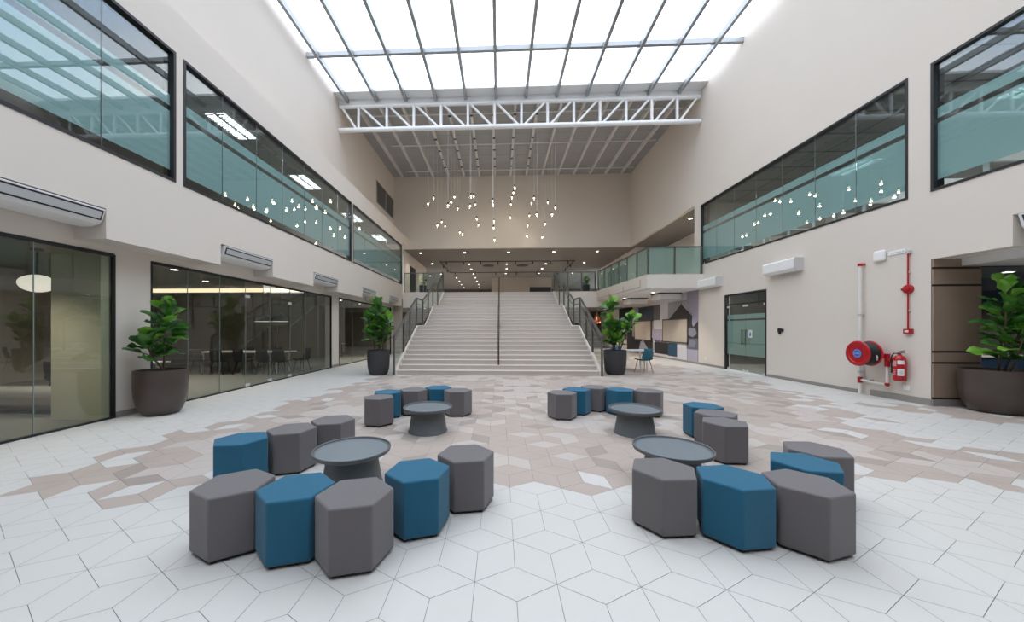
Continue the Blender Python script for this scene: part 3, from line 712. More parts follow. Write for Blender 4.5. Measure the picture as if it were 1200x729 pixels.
POTL = [(.22, 0), (.25, .012), (.30, .08), (.345, .20), (.368, .34), (.377, .50), (.378, .68), (.380, .77), (.378, .79), (.355, .79), (.348, .74), (.335, .70)]
POTG = [(.24, 0), (.27, .015), (.31, .08), (.345, .25), (.36, .45), (.365, .70), (.365, .82), (.345, .82), (.335, .76), (.32, .72)]
POTR = [(.27, 0), (.31, .012), (.37, .08), (.42, .20), (.448, .34), (.455, .50), (.45, .68), (.462, .76), (.46, .78), (.435, .78), (.425, .74), (.41, .70)]
plant('potted_fig', 'tall narrow fiddle leaf fig in a round bronze pot before the left column', -6.09, 6.06, 0, POTL,
      [(0, 0, .10, .05, 1.14, .26, 36, 1.05), (.02, 0, -.06, -.22, .58, .42, 16, 1.05)], 3, leafL=.30)
plant('potted_fig', 'bushy fiddle leaf fig in a straight charcoal pot left of the staircase', -4.03, 11.5, 0, POTG,
      [(0, 0, .0, 0, 1.6, .22, 36, 1.15), (-.1, 0, -.40, .1, 1.2, .3, 24, 1.15), (.1, .05, .22, .1, 1.1, .2, 26, 1.15), (.0, .1, -.1, .15, 1.0, .2, 20, 1.15), (.12, -.05, .36, -.2, 1.1, .6, 10, 1.1)], 8, leafL=.27, pm='potg')
plant('potted_fig', 'uneven fiddle leaf fig in a charcoal pot right of the staircase by the white table', 3.85, 11.95, 0, POTG,
      [(0, 0, -.16, 0, 1.62, .70, 16, 1.15), (-.05, 0, -.25, -.1, .95, .25, 30, 1.15), (.1, 0, .15, -.1, .75, .25, 24, 1.15), (0, .1, -.05, .15, .9, .2, 20, 1.1), (.12, -.05, .56, 0, 1.12, .58, 16, 1.1)], 21, leafL=.28, pm='potg')
plant('potted_fig', 'broad leaved fiddle leaf fig in a wide bronze bowl by the entrance panel', 9.08, 6.81, 0, POTR,
      [(0, 0, -.10, -.22, 1.50, .16, 38, 1.1), (.1, 0, .40, -.1, 1.25, .4, 24, 1.1), (.05, -.1, -.02, -.35, .7, .25, 14, 1.0)], 14, leafL=.29)
POTS = [(.15, 0), (.2, .05), (.24, .3), (.24, .52), (.22, .52), (.2, .45)]
plant('potted_shrub', 'small potted green plant on the upper floor behind the left balustrade', -4.95, 22.3, UPF, POTS, [(0, 0, .1, 0, .5, .1, 18, .8)], 5, leafL=.22, pm='potg', group=None)
plant('potted_shrub', 'small potted green plant on the upper floor behind the right balustrade', 5.4, 22.4, UPF, POTS, [(0, 0, -.05, 0, .5, .1, 18, .9), (0, 0, .15, 0, .35, .1, 12, .8)], 6, leafL=.22, pm='potg', group=None)

# ================================================================ AIR CONDITIONERS
ORD = ['nearest', 'second', 'third', 'fourth', 'fifth']
def ac_left(y0, y1, lab):
    t = thing('air_conditioner', lab, 'air conditioner', (XL-.25, (y0+y1)/2, 3.0), 'slim air conditioners in the bulkhead notches')
    a_, b_ = y0+.10, y1-.02
    mb = MB(); mb.prism([(XL+.02, 3.34), (XL-.02, 3.355), (XL-.50, 3.355), (XL-.50, 3.11), (XL-.36, 3.085), (XL-.20, 3.09), (XL-.09, 3.12), (XL-.035, 3.165)], a_, b_, 'y')
    obj('casing', mb, M['white'], t, bevel=.008)
    P0, P1 = Vector((XL+.022, 3.318)), Vector((XL-.026, 3.172)); n_ = Vector((.95, -.31))
    def strip(f0, f1, e, ya, yb, m, nm):
        q0 = P0.lerp(P1, f0); q1 = P0.lerp(P1, f1); mb = MB(); mb.prism([tuple(q0), tuple(q1), tuple(q1+n_*e), tuple(q0+n_*e)], ya, yb, 'y'); return obj(nm, mb, m, t)
    strip(0.0, 1.0, .006, a_+.03, b_-.03, M['black'], 'outlet_slot'); strip(.15, .85, .012, a_+.055, b_-.055, M['vent'], 'outlet_flap')
L_ = ['white air conditioner in the bulkhead notch above the lounge room glazing', 'white air conditioner in the notch above the glazing beside the bronze pot',
      'white air conditioner in the third notch above the end of the meeting room glazing', 'small looking white air conditioner above the charcoal pot fig', 'white air conditioner in the last bulkhead notch nearest the staircase']
for (a_, b_), lb in zip(NOTCH[1:], L_): ac_left(a_, b_, lb)
def ac_wall(y0, y1, lab):
    t = thing('air_conditioner', lab, 'air conditioner', (XR-.12, (y0+y1)/2, 3.2), 'box air conditioners on the right wall')
    mb = MB(); mb.prism([(XR, 3.17), (XR-.17, 3.16), (XR-.25, 3.24), (XR-.26, 3.5), (XR-.22, 3.54), (XR, 3.54)], y0+.02, y1, 'y'); obj('casing', mb, M['white'], t, bevel=.012)
    mb = MB(); mb.prism([(XR, 3.175), (XR-.175, 3.165), (XR-.255, 3.245), (XR-.262, 3.5), (XR-.225, 3.542), (XR, 3.542)], y0, y0+.02, 'y'); obj('end_cap', mb, M['whiteg'], t, label='grey end cap')
    mb = MB(); mb.prism([(XR-.03, 3.167), (XR-.15, 3.158), (XR-.15, 3.150), (XR-.03, 3.158)], y0+.25, y1-.25, 'y'); obj('outlet_flap', mb, M['vent'], t)
ac_wall(10.25, 11.45, 'white wall air conditioner beside the top of the glass double door')
ac_wall(13.85, 15.1, 'white wall air conditioner above the printed wall panels by the gallery')
t = thing('air_conditioner', 'white air conditioner in the bulkhead notch above the bronze bowl', 'air conditioner', (XR+.2, 5.3, 3.1))
mb = MB(); mb.prism([(XR-.02, 3.40), (XR+.02, 3.415), (XR+.5, 3.415), (XR+.5, 3.12), (XR+.4, 3.08), (XR+.1, 3.13), (XR+.04, 3.2)], 4.45, 6.15, 'y'); obj('casing', mb, M['white'], t, bevel=.008)
mb = MB(); mb.prism([(XR-.022, 3.38), (XR+.034, 3.22), (XR+.026, 3.218), (XR-.03, 3.378)], 4.5, 6.10, 'y'); obj('outlet_slot', mb, M['black'], t)
mb = MB(); mb.prism([(XR-.022, 3.355), (XR+.02, 3.245), (XR+.008, 3.24), (XR-.034, 3.35)], 4.53, 6.07, 'y'); obj('outlet_flap', mb, M['vent'], t)
for k, (cx_, cy_) in enumerate(((7.85, 17.0), (7.5, 19.9))):
    t = thing('cassette_unit', ['white ceiling cassette unit under the gallery above the nearer pinboard', 'white ceiling cassette unit under the gallery, the one further from the hall'][k], 'air conditioner', (cx_, cy_, 2.88), 'cassette units under the gallery')
    mb = MB(); mb.cbox(cx_, cy_, 3.02, .95, .95, .26); obj('casing', mb, M['white'], t, bevel=.02)
    mb = MB(); mb.cbox(cx_, cy_, 2.885, .6, .6, .02); obj('intake_grille', mb, M['vent'], t)
    mb = MB(); mb.cbox(cx_, cy_, 3.175, 1.0, 1.0, .05); obj('mounting_frame', mb, M['black'], t)

# ================================================================ RIGHT WALL EQUIPMENT
t = thing('riser_pipe', 'white fire water pipe on the wall with red cap and side branch', 'pipe', (8.44, 8.62, 0))
mb = MB(); mb.tube((8.44, 8.62, 0.0), (8.44, 8.62, 3.0), .033, n=16); obj('main_pipe', mb, M['whitep'], t, smooth='auto')
mb = MB(); mb.tube((8.44, 8.62, 2.99), (8.44, 8.62, 3.05), .043, n=16).tube((8.44, 8.62, 3.03), (XR-.001, 8.58, 3.03), .025); obj('red_cap', mb, M['red'], t, smooth='auto')
mb = MB(); mb.tube((8.44, 8.62, .26), (8.44, 8.62, .40), .045, n=16); obj('red_coupling', mb, M['red'], t, smooth='auto')
mb = MB(); mb.path([(8.44, 8.58, .33), (8.42, 8.2, .31), (8.42, 8.02, .31)], .026, 10); mb.tube((8.42, 8.02, .31), (8.42, 8.02, .78), .026, n=12); obj('branch_pipe', mb, M['whitep'], t, smooth='auto')
mb = MB(); mb.ball((8.42, 8.02, .31), .045); obj('red_elbow', mb, M['red'], t, smooth=True)
mb = MB(); mb.path([(8.42, 8.33+.04*math.cos(a_), .33+.04*math.sin(a_)) for a_ in [k*PI/6 for k in range(7)]], .008, 6); obj('pipe_loop', mb, M['steel'], t, smooth=True)
for z in (.32, 1.65):
    mb = MB(); mb.box(8.44, XR, 8.60, 8.64, z-.02+.2, z+.02+.2).lathe([(.05, -.02), (.05, .02)], (8.44, 8.62, z+.2), 16); obj('clamp', mb, M['vent'], t)
t = thing('fire_hose_reel', 'big red fire hose reel with round blue label on the wall', 'hose reel', (8.3, 8.28, .96))
RY, RZ = 8.26, .97
for i, xx in enumerate((8.04, 8.30)):
    mb = MB(); mb.lathe([(.02, -.005), (.20, -.008), (.21, -.018), (.255, -.018), (.275, -.010), (.282, 0), (.275, .010), (.02, .006)], (xx, RY, RZ), 48, 'x'); obj('reel_disc', mb, M['red'], t, smooth='auto')
mb = MB()
for k in range(5): 
    for rr in (.17, .205, .238): mb.path([(8.075+k*.045, RY+rr*math.cos(a_), RZ+rr*math.sin(a_)) for a_ in [j*PI/16 for j in range(33)]], .021, 8)
obj('black_hose', mb, M['foot'], t, smooth=True)
mb = MB(); mb.tube((8.036, RY, RZ), (XR, RY, RZ), .045, n=16); obj('hub', mb, M['red'], t, smooth='auto')
mb = MB(); mb.lathe([(.004, 0), (.098, 0), (.098, -.004), (.004, -.004)], (8.029, RY, RZ), 36, 'x'); mb.mi = 1
for k in range(16):
    a_ = k*PI/8; mb.cbox(8.0235, RY+.078*math.cos(a_), RZ+.080*math.sin(a_), .002, .011, .011)
mb.cbox(8.0235, RY, RZ, .002, .03, .012).cbox(8.0235, RY-.02, RZ+.01, .002, .012, .01)
mb.cbox(8.0235, RY-.045, RZ-.005, .002, .01, .02).cbox(8.0235, RY+.045, RZ-.005, .002, .01, .02)
obj('blue_label', mb, [M['blue'], M['whitet']], t, label='round blue label with white marks')
mb = MB(); mb.path([(8.2, RY-.235, RZ-.02), (8.2, RY-.25, RZ-.06), (8.2, RY-.25, RZ-.14)], .015, 8); obj('nozzle', mb, M['vent'], t, smooth=True)
mb = MB(); mb.tube((8.42, 8.02, .70), (8.42, 8.02, .98), .045, n=12).tube((8.42, 8.02, .90), (8.35, 8.2, .97), .04, n=12).lathe([(.05, 0), (.06, .01), (.05, .02)], (8.42, 7.93, .84), 16, 'y').tube((8.42, 8.02, .84), (8.42, 7.93, .84), .02)
obj('valve', mb, M['red'], t, smooth='auto')
t = thing('fire_extinguisher', 'red fire extinguisher with white labels hanging beside the hose reel', 'fire extinguisher', (8.40, 7.76, .43))
EX, EY = 8.405, 7.77
mb = MB(); mb.lathe([(.085, .43), (.095, .44), (.098, .50), (.098, .86), (.09, .91), (.06, .95), (.03, .97), (.03, .99)], (EX, EY, 0), 32); obj('cylinder_body', mb, M['red'], t, smooth='auto')
mb = MB(); mb.tube((EX, EY, .985), (EX, EY, 1.02), .022).prism([(EY-.09, 1.06), (EY+.05, 1.02), (EY+.05, 1.035), (EY-.09, 1.075)], EX-.012, EX+.012, 'x').prism([(EY-.09, 1.02), (EY+.03, 1.0), (EY+.03, 1.015), (EY-.09, 1.035)], EX-.012, EX+.012, 'x'); obj('valve_lever', mb, M['steel'], t)
mb = MB(); mb.path([(EX, EY+.02, 1.0), (EX-.02, EY+.09, 1.0), (EX-.02, EY+.135, .93), (EX-.02, EY+.14, .80), (EX-.02, EY+.13, .66)], .011, 8).tube((EX-.02, EY+.13, .67), (EX-.02, EY+.128, .58), .014, .02); obj('hose', mb, M['foot'], t, smooth=True)
def band(z0, z1, a0, a1, m, nm, rr=.0995, n=8):
    vs = []; 
    for k in range(n+1):
        a_ = math.radians(a0+(a1-a0)*k/n); vs += [(EX+rr*math.cos(a_), EY+rr*math.sin(a_), z0), (EX+rr*math.cos(a_), EY+rr*math.sin(a_), z1)]
    mb = MB(); mb.add(vs, [(2*k, 2*k+1, 2*k+3, 2*k+2) for k in range(n)]); return obj(nm, mb, m, t, normals=False)
for z0, z1, a0, a1 in ((.78, .86, 205, 262), (.54, .68, 205, 262)): band(z0, z1, a0, a1, M['whitet'], 'white_label')
for k in range(7): band(.74+k*.017, .747+k*.017, 155, 197, M['whitet'], 'printed_text')
for k in range(4): band(.56+k*.03, .567+k*.03, 158, 190, M['whitet'], 'printed_text')
for k in range(4): band(.56+k*.025, .565+k*.025, 212, 250, M['dgrey'], 'printed_text', .1003)
t = thing('alarm_conduit', 'thin red alarm pipe with round red bell and call point', 'fire alarm', (8.48, 7.69, 1.46))
mb = MB(); mb.tube((8.485, 7.69, 1.5), (8.485, 7.69, 3.1), .014); obj('conduit', mb, M['red'], t, smooth='auto')
mb = MB(); mb.box(8.46, XR, 7.65, 7.73, 3.09, 3.15); obj('junction_box', mb, M['vent'], t)
mb = MB(); mb.lathe([(.03, -.08), (.05, -.075), (.055, -.05), (.088, -.045), (.09, 0)], (XR, 7.70, 2.35), 28, 'x').box(8.46, XR, 7.72, 7.80, 2.32, 2.38); obj('alarm_bell', mb, M['red'], t, smooth='auto')
mb = MB(); mb.box(8.46, XR, 7.62, 7.76, 1.42, 1.52); obj('call_point', mb, M['red'], t)
mb = MB(); mb.box(8.455, 8.461, 7.66, 7.73, 1.45, 1.49); obj('call_plate', mb, M['whitet'], t)
for z in (1.9, 2.7):
    mb = MB(); mb.box(8.48, XR, 7.665, 7.715, z-.015, z+.015); obj('clamp', mb, M['vent'], t)
mb = MB(); mb.box(8.45, XR, 8.12, 8.36, 3.03, 3.27); tag(obj('wall_sensor', mb, M['white'], bevel=.04), 'rounded white square device high on the wall above the hose reel', 'wall device')
t = thing('wall_sign', 'small white oblong sign high on the wall beside the square device', 'sign', (8.51, 7.93, 3.15))
mb = MB(); mb.box(8.505, XR, 7.76, 8.08, 3.12, 3.21); obj('plate', mb, M['white'], t)
mb = MB()
for k in range(7): mb.box(8.502, 8.505, 7.83+k*.03, 7.85+k*.03, 3.15, 3.175)
mb.box(8.502, 8.505, 7.785, 7.81, 3.14, 3.18); obj('printed_text', mb, M['vent'], t)
mb = MB(); mb.box(8.50, XR, 7.68, 7.80, .24, .34); tag(obj('wall_socket', mb, M['white'], bevel=.004), 'white socket plate low on the wall below the extinguisher', 'socket')
mb = MB(); mb.box(8.50, XR, 14.85, 14.95, .26, .34); tag(obj('wall_socket', mb, M['white'], bevel=.004), 'white socket plate low on the wall left of the glass double door', 'socket')
t = thing('card_reader', 'small black card reader on the wall right of the glass door', 'card reader', (8.49, 11.05, 1.4))
mb = MB(); mb.box(8.47, XR, 11.02, 11.12, 1.42, 1.54); obj('reader_body', mb, M['black'], t, bevel=.006)
mb = MB(); mb.box(8.46, XR, 10.94, 11.01, 1.44, 1.52).box(8.48, XR, 11.05, 11.1, 1.36, 1.42); obj('door_button', mb, M['foot'], t)

# ================================================================ MURAL WALL, PINBOARDS
def Yu(u): return 412*XR/(u-586)+.0437*XR
mu = thing('wall_mural', None, None, (XR, 19, 0), kind='structure')
def pan(nm, u0, u1, z0, z1, col, e=.012, stripes=None):
    mb = MB(); mb.box(XR-e, XR-.0005, Yu(u1), Yu(u0), z0, z1)
    if isinstance(col, str): mm = M[col]
    else: mm = mat('mural_'+nm, col, .7)
    return obj(nm, mb, mm, mu)
pan('violet_panel', 805, 818.2, 0, 3.22, (.33, .31, .40)); pan('white_panel', 765, 805, 0, 3.18, (.66, .66, .70), .008)
pan('grey_panel', 735, 766, .09, 2.85, (.30, .29, .32), .010)
pan('violet_patch', 764, 778, .85, 1.5, (.36, .33, .43)); pan('black_crowd', 766.6, 783, .2, .78, (.015, .015, .018), .016)
pan('navy_patch', 783, 793.5, .17, .82, (.01, .06, .12), .016); pan('teal_picture', 748.5, 766, 1.95, 2.8, (.012, .03, .05), .016)
pan('grey_picture', 766, 773.5, 2.0, 2.82, (.10, .10, .12), .016); pan('dark_picture', 741, 765, .05, 1.02, (.02, .02, .028), .016)
pan('black_column', 735, 741, .05, 2.85, (.02, .02, .025), .016); pan('lake_picture', 804.8, 818.2, .62, 1.62, (.13, .14, .18), .016)
pan('sky_picture', 783, 805, 1.9, 2.85, (.36, .36, .40), .014)
def poly(nm, pts, col, e=.02):
    mb = MB(); mb.prism([(Yu(u), z) for u, z in pts], XR-e, XR-.011, 'x'); obj(nm, mb, mat('mural_'+nm, col, .7), mu)
poly('barn_picture', [(784, 1.2), (784, 2.0), (787, 2.15), (799.5, 2.72), (811.5, 2.18), (811, 1.75), (812.5, 1.6), (818.2, 1.85), (818.2, 1.1), (806, 1.1)], (.035, .033, .038))
poly('barn_roof_edge', [(799.5, 2.72), (812, 2.14), (812, 2.10), (799.5, 2.64)], (.45, .45, .5), .022)
poly('water_highlight', [(806, 1.5), (809, 1.58), (815, 1.55), (817, 1.3), (812, 1.15), (806.5, 1.25)], (.22, .23, .28), .022)
poly('water_highlight', [(807, .95), (811, 1.05), (816, .95), (814, .7), (808, .72)], (.20, .21, .26), .022)
poly('pale_figure', [(749, .3), (751, .75), (754, .85), (758, .5), (762, .2), (752, .12)], (.35, .36, .42), .022)
poly('pale_figure', [(742, 2.0), (745, 2.6), (748, 2.3), (747, 2.0)], (.30, .30, .34), .022)
mb = MB()
for k in range(14): mb.box(XR-.014, XR-.011, Yu(817.5), Yu(806), .05+k*.04, .062+k*.04)
for k in range(10): mb.box(XR-.012, XR-.007, Yu(804), Yu(794), .2+k*.05, .212+k*.05)
obj('pattern_lines', mb, mat('mural_lines', (.62, .62, .70), .7), mu)
for k in range(12):
    u = 767.5+k*1.25; poly('crowd_head', [(u, .7), (u+.35, .93+.06*math.sin(k*2.1)), (u+.9, .9+.05*math.cos(k*3)), (u+1.1, .7)], (.015, .015, .018), .017)
for k, (u0, u1) in enumerate(((777.3, 807), (744.4, 764), (723.5, 734.5))):
    lab = ['beige pinboard with dark frame, nearest the glass door on the printed wall', 'beige pinboard with dark frame in the middle of the printed wall', 'beige pinboard with dark frame at the far end, half behind the fig'][k]
    y0, y1 = Yu(u1), Yu(u0); t = thing('pinboard', lab, 'pinboard', (XR-.03, (y0+y1)/2, .84), 'pinboards on the printed wall')
    mb = MB(); mb.box(XR-.05, XR-.022, y0+.05, y1-.05, .90, 1.96); obj('board', mb, M['board'], t)
    mb = MB(); mb.box(XR-.06, XR-.022, y0, y0+.06, .84, 2.02).box(XR-.06, XR-.022, y1-.06, y1, .84, 2.02).box(XR-.06, XR-.022, y0, y1, .84, .90).box(XR-.06, XR-.022, y0, y1, 1.96, 2.02); obj('frame', mb, M['brown'], t)
mb = MB(); mb.box(XR-.07, XR-.02, 22.9, 25.4, 2.04, 2.93); tag(obj('television', mb, M['black']), 'black wall television high on the printed wall behind the fig', 'television')

# ================================================================ FURNITURE UNDER AND BESIDE
def chair_proto(name, seatm, legm):
    t = thing(name, 'x', 'chair', (0, 0, 0))
    # bucket shell: seat curving up into the back
    mb = MB(); nu, nv = 8, 10; vs = []
    for k in range(nv+1):
        q = k/nv
        if q < .5: yy, zz = .22-.40*q*2, .45-.015*math.sin(q*2*PI)
        else:
            r_ = (q-.5)*2; yy, zz = -.18-.09*math.sin(r_*PI/2), .45+.40*r_**1.2
        for j in range(nu+1):
            s_ = (j/nu-.5)*2; hw = (.23 if q < .6 else .23-.05*(q-.6)/.4)
            vs.append((s_*hw, yy+(.05*s_*s_ if q > .5 else 0), zz+.06*abs(s_)**3*(1 if q < .8 else .2)))
    n_ = len(vs); vs += [(a_, b_-.012, c_-.014) for a_, b_, c_ in vs]
    fs = []
    for k in range(nv):
        for j in range(nu):
            a_ = k*(nu+1)+j; fs += [(a_, a_+1, a_+nu+2, a_+nu+1), (n_+a_, n_+a_+nu+1, n_+a_+nu+2, n_+a_+1)]
    for j in range(nu):
        fs += [(j, n_+j, n_+j+1, j+1)]; b_ = nv*(nu+1)+j; fs += [(b_, b_+1, n_+b_+1, n_+b_)]
    for k in range(nv):
        a_ = k*(nu+1); fs += [(a_, a_+nu+1, n_+a_+nu+1, n_+a_)]; a_ += nu; fs += [(a_, n_+a_, n_+a_+nu+1, a_+nu+1)]
    mb.add(vs, fs); obj('seat_shell', mb, seatm, t, smooth=True)
    for sx_ in (-1, 1):
        for sy_ in (-1, 1):
            mb = MB(); mb.tube((sx_*.15, sy_*.12, .44), (sx_*.22, sy_*.20, 0), .018, .011); obj('leg', mb, legm, t, smooth='auto')
    return t
def place(proto, first, x, y, rz, lab, group):
    o = proto if first else dup(proto, (x, y, 0)); o.location = (x, y, 0); o.rotation_euler = (0, 0, rz); o['label'] = lab; o['group'] = group; return o
dk = chair_proto('shell_chair', M['darkf'], M['foot'])
MY = 11.95
ch = [(-9.95, MY-.62, 0), (-9.35, MY-.65, .1), (-8.62, MY-.68, -.1), (-7.72, MY-.62, 0), (-7.37, MY-.2, PI/2+.2), (-7.05, MY+.25, PI/2), (-9.5, MY+.75, PI), (-8.4, MY+.75, PI)]
lb = ['charcoal shell chair at the window side of the meeting table, furthest from the doors', 'charcoal shell chair at the meeting table beside the end one', 'charcoal shell chair in the middle of the meeting table, back to the hall',
      'charcoal shell chair beside the white table leg, behind the door handles', 'charcoal shell chair at the table end just past the door handles', 'charcoal shell chair at the table end nearest the clear end panes', 'charcoal shell chair across the meeting table, left of two', 'charcoal shell chair across the meeting table, right of two']
xs_ = [(-9.95, -.62), (-9.3, -.66), (-8.55, -.70), (-7.78, -.62), (-7.28, -.60), (-6.98, .05)]
ch = [(-10.0, MY-.62, 0), (-9.3, MY-.66, .1), (-8.5, MY-.66, -.1), (-7.75, MY-.64, 0), (-7.2, MY-.66, .1), (-6.98, MY+.15, PI/2), (-9.5, MY+.75, PI), (-8.4, MY+.75, PI)]
for k, (x, y, r) in enumerate(ch): place(dk, k == 0, x, y, r, lb[k], 'shell chairs around the meeting table')
def slab_table(name, lab, x0, x1, y0, y1, h, topm, legm, legs=None):
    t = thing(name, lab, 'table', ((x0+x1)/2, (y0+y1)/2, 0))
    mb = MB(); mb.box(x0, x1, y0, y1, h-.03, h); obj('table_top', mb, topm, t, bevel=.004)
    for x in (x0+.25, x1-.25):
        for y in (y0+.08, y1-.08):
            mb = MB(); mb.prism([(x-.03, h-.03), (x+.03, h-.03), (x+(.03 if x > (x0+x1)/2 else -.03)+.025, 0), (x+(.03 if x > (x0+x1)/2 else -.03)-.025, 0)], y-.02, y+.02, 'y'); obj('leg', mb, legm, t)
slab_table('meeting_table', 'long white meeting table behind the glass doors with dark chairs', -10.4, -7.35, MY-.45, MY+.45, .74, M['whitet'], M['whitet'])
slab_table('meeting_table', 'white table in the dark lounge room behind the left glazing', -9.6, -8.0, 7.4, 8.2, .74, M['whitet'], M['whitet'])
for k, (x, y, r) in enumerate(((-9.2, 7.05, 0), (-8.5, 7.05, .2))):
    place(dk, False, x, y, r, ['charcoal shell chair in the lounge room, further left at its table', 'charcoal shell chair in the lounge room nearest the olive partition'][k], 'shell chairs in the lounge room')
t = thing('lounge_sofa', 'low pale grey sofa block in the room behind the left glazing', 'sofa', (-8.7, 6.0, 0))
mb = MB(); mb.box(-9.9, -7.85, 5.85, 6.5, .06, .42); obj('seat', mb, mat('pale_sofa_fabric', (.30, .29, .28), .9), t, bevel=.12, smooth='auto')
mb = MB(); mb.box(-9.8, -7.95, 5.92, 6.42, 0, .07); obj('plinth', mb, M['foot'], t)
slab_table('side_bench', 'dark bench table in the last room behind the far left glazing', -10.5, -8.3, 18, 18.7, .75, M['brown'], M['brown'])
tl = chair_proto('teal_chair', M['teal'], M['oak'])
place(tl, True, 5.0, 12.75, PI*.85, 'teal shell chair with wooden legs at the free end of the white table', 'teal chairs at the white table')
place(tl, False, 4.45, 13.5, PI*1.0, 'teal shell chair behind the white table, next to the fig', 'teal chairs at the white table')
slab_table('white_table', 'white rectangular table beside the staircase behind the potted fig', 3.75, 5.45, 12.65, 13.4, .76, M['whitet'], M['whitet'])
bpy.data.objects[tl.name].location = (4.95, 12.35, 0); tl.rotation_euler = (0, 0, PI*.12)
# white desk frames in the right upper office
fr = None
for k, y in enumerate((7.0, 9.1, 11.3, 13.3)):
    lab = ['white desk frame behind the nearest upper right window', 'white desk frame at the near end behind the long right window', 'white desk frame in the middle behind the long right window', 'white desk frame at the far end behind the long right window'][k]
    if fr is None:
        t = thing('desk_frame', lab, 'desk', (8.85, y, UPF), 'white desks in the right upper office')
        for xx in (8.66, 9.4):
            mb = MB(); mb.box(xx-.025, xx+.025, y-.38, y-.33, UPF, 4.98).box(xx-.025, xx+.025, y+.33, y+.38, UPF, 4.98).box(xx-.025, xx+.025, y-.33, y+.33, 4.93, 4.98); obj('leg_frame', mb, M['whitem'], t)
        mb = MB(); mb.box(8.66, 9.4, y-.35, y+.35, 4.50, 4.53); obj('shelf', mb, M['whitem'], t); fr = t
    else: dup(fr, (8.85, y, UPF), label=lab)

# ================================================================ LAMPS
DL = None
def downlight(x, y, z, lab, group, power=60, r=.055, warm=(1, .90, .78)):
    global DL
    if DL is None:
        t = thing('downlight', lab, 'downlight', (x, y, z), group)
        mb = MB(); mb.lathe([(.095, -.001), (.10, -.008), (.085, -.014), (.078, -.006), (.078, -.001)], (x, y, z), 28); obj('trim_ring', mb, M['white'], t, smooth='auto')
        mb = MB(); mb.lathe([(.002, -.007), (.078, -.007), (.078, -.003), (.002, -.003)], (x, y, z), 24); obj('lens', mb, M['lamp'], t)
        DL = t; o = t
    else: o = dup(DL, (x, y, z), label=lab); o['group'] = group
    if power:
        l = bpy.data.lights.new('downlight_lamp', 'SPOT'); l.energy = power*2.6; l.color = warm; l.spot_size = math.radians(115); l.spot_blend = .6; l.shadow_soft_size = r
        lo = bpy.data.objects.new('lamp', l); C.objects.link(lo); lo.parent = o; lo.location = (0, 0, -.03)
    return o
GH = 'downlights in the upper hall ceiling'
rows = [(24.75, [-5.65, -2.5, .6, 3.75, 6.75]), (28.9, [-5.6, 6.85]), (29.3, [-2.6, .55, 3.8]), (31.6, [-2.6, .6, 3.75]), (34.3, [-5.8, -2.6, .55, 3.75, 7.0]),
        (37.0, [-4.6, -2.6]), (39.5, [-4.6, -2.6]), (42.5, [-4.7, -2.6]), (45.5, [-4.7, -2.7])]
for r_, (y, xs) in enumerate(rows):
    for c_, x in enumerate(xs):
        downlight(x, y, HC, 'downlight in the upper hall ceiling, %s row from the front, %s from the left' % (names13[r_], names13[c_]), GH, 30 if r_ % 2 == 0 or r_ > 4 else 0)
downlight(9.3, 17.6, HC, 'single downlight in the ceiling above the green glass gallery balustrade', None, 90)
for k, (x, y) in enumerate(((7.0, 16.4), (6.75, 19.4))): downlight(x, y, 3.198, ['downlight under the gallery in front of the cassette units', 'downlight under the gallery, deeper toward the stairs'][k], 'downlights under the gallery', 45)
for k, (x, y) in enumerate(((-7.6, 4.3), (-9.4, 7.5), (-8.2, 8.5), (-9.2, 10.6), (-11, 9.4))):  # nearest one is an added lamp, put in to brighten the olive partition
    downlight(x, y, 3.018, 'ceiling downlight behind the left glazing, %s from the camera side' % names13[k], 'downlights behind the left glazing', 30)
for k, (x, y) in enumerate(((-7.3, 15.8), (-7.3, 18.0), (-9.4, 17))):
    downlight(x, y, 2.838, 'downlight in the last room behind the left glazing, %s from its column' % names13[k], 'downlights in the last left room', 35)
for k, (x, y) in enumerate(((11.0, 8.1), (12.6, 8.1))): downlight(x, y, 2.758, ['lobby downlight above the bronze bowl', 'lobby downlight further right of the bronze bowl'][k], 'lobby downlights', 20)
for k, (x, y) in enumerate(((5, 24), (7.5, 25.5), (-5.2, 24), (-8, 24.5), (0, 26))): downlight(x, y, 2.948, 'ground hall downlight under the upper floor, %s of the row' % names13[k], 'downlights under the upper floor', 30)
# twin fluorescent troffers in the upper rooms
TR = None
def troffer(x, y, z, lab, group, power=70):
    global TR
    if TR is None:
        t = thing('ceiling_light', lab, 'ceiling light', (x, y, z), group)
        mb = MB(); mb.box(x-.3, x+.3, y-.62, y+.62, z-.05, z-.001); obj('housing', mb, M['vent'], t)
        for dx in (-.15, .15):
            mb = MB(); mb.box(x+dx-.09, x+dx+.09, y-.58, y+.58, z-.056, z-.05); ln = obj('lens', mb, M['tube'], t)
            mb = MB()
            for k in range(12): mb.box(x+dx-.1, x+dx+.1, y-.56+k*.1-.012, y-.56+k*.1+.012, z-.085, z-.057)
            obj('louvre', mb, M['bar'], ln)
        TR = t; o = t
    else: o = dup(TR, (x, y, z), label=lab); o['group'] = group
    l = bpy.data.lights.new('troffer_lamp', 'AREA'); l.shape = 'RECTANGLE'; l.size = .5; l.size_y = 1.1; l.energy = power*2.0; l.color = (.95, .98, 1)
    lo = bpy.data.objects.new('lamp', l); C.objects.link(lo); lo.parent = o; lo.location = (0, 0, -.09)
for k, y in enumerate((8.9, 12.4, 16.4, 20.1)): troffer(-7.0, y, 6.858, 'louvred fluorescent ceiling light in the upper left offices, %s from the camera' % names13[k], 'fluorescent lights in the upper left offices', 26)
for k, (x, y) in enumerate(((11.6, 4), (11.6, 8), (11.6, 12))): troffer(x, y, 6.848, 'louvred fluorescent ceiling light in the upper right office, %s from the camera' % names13[k], 'fluorescent lights in the upper right office', 22)
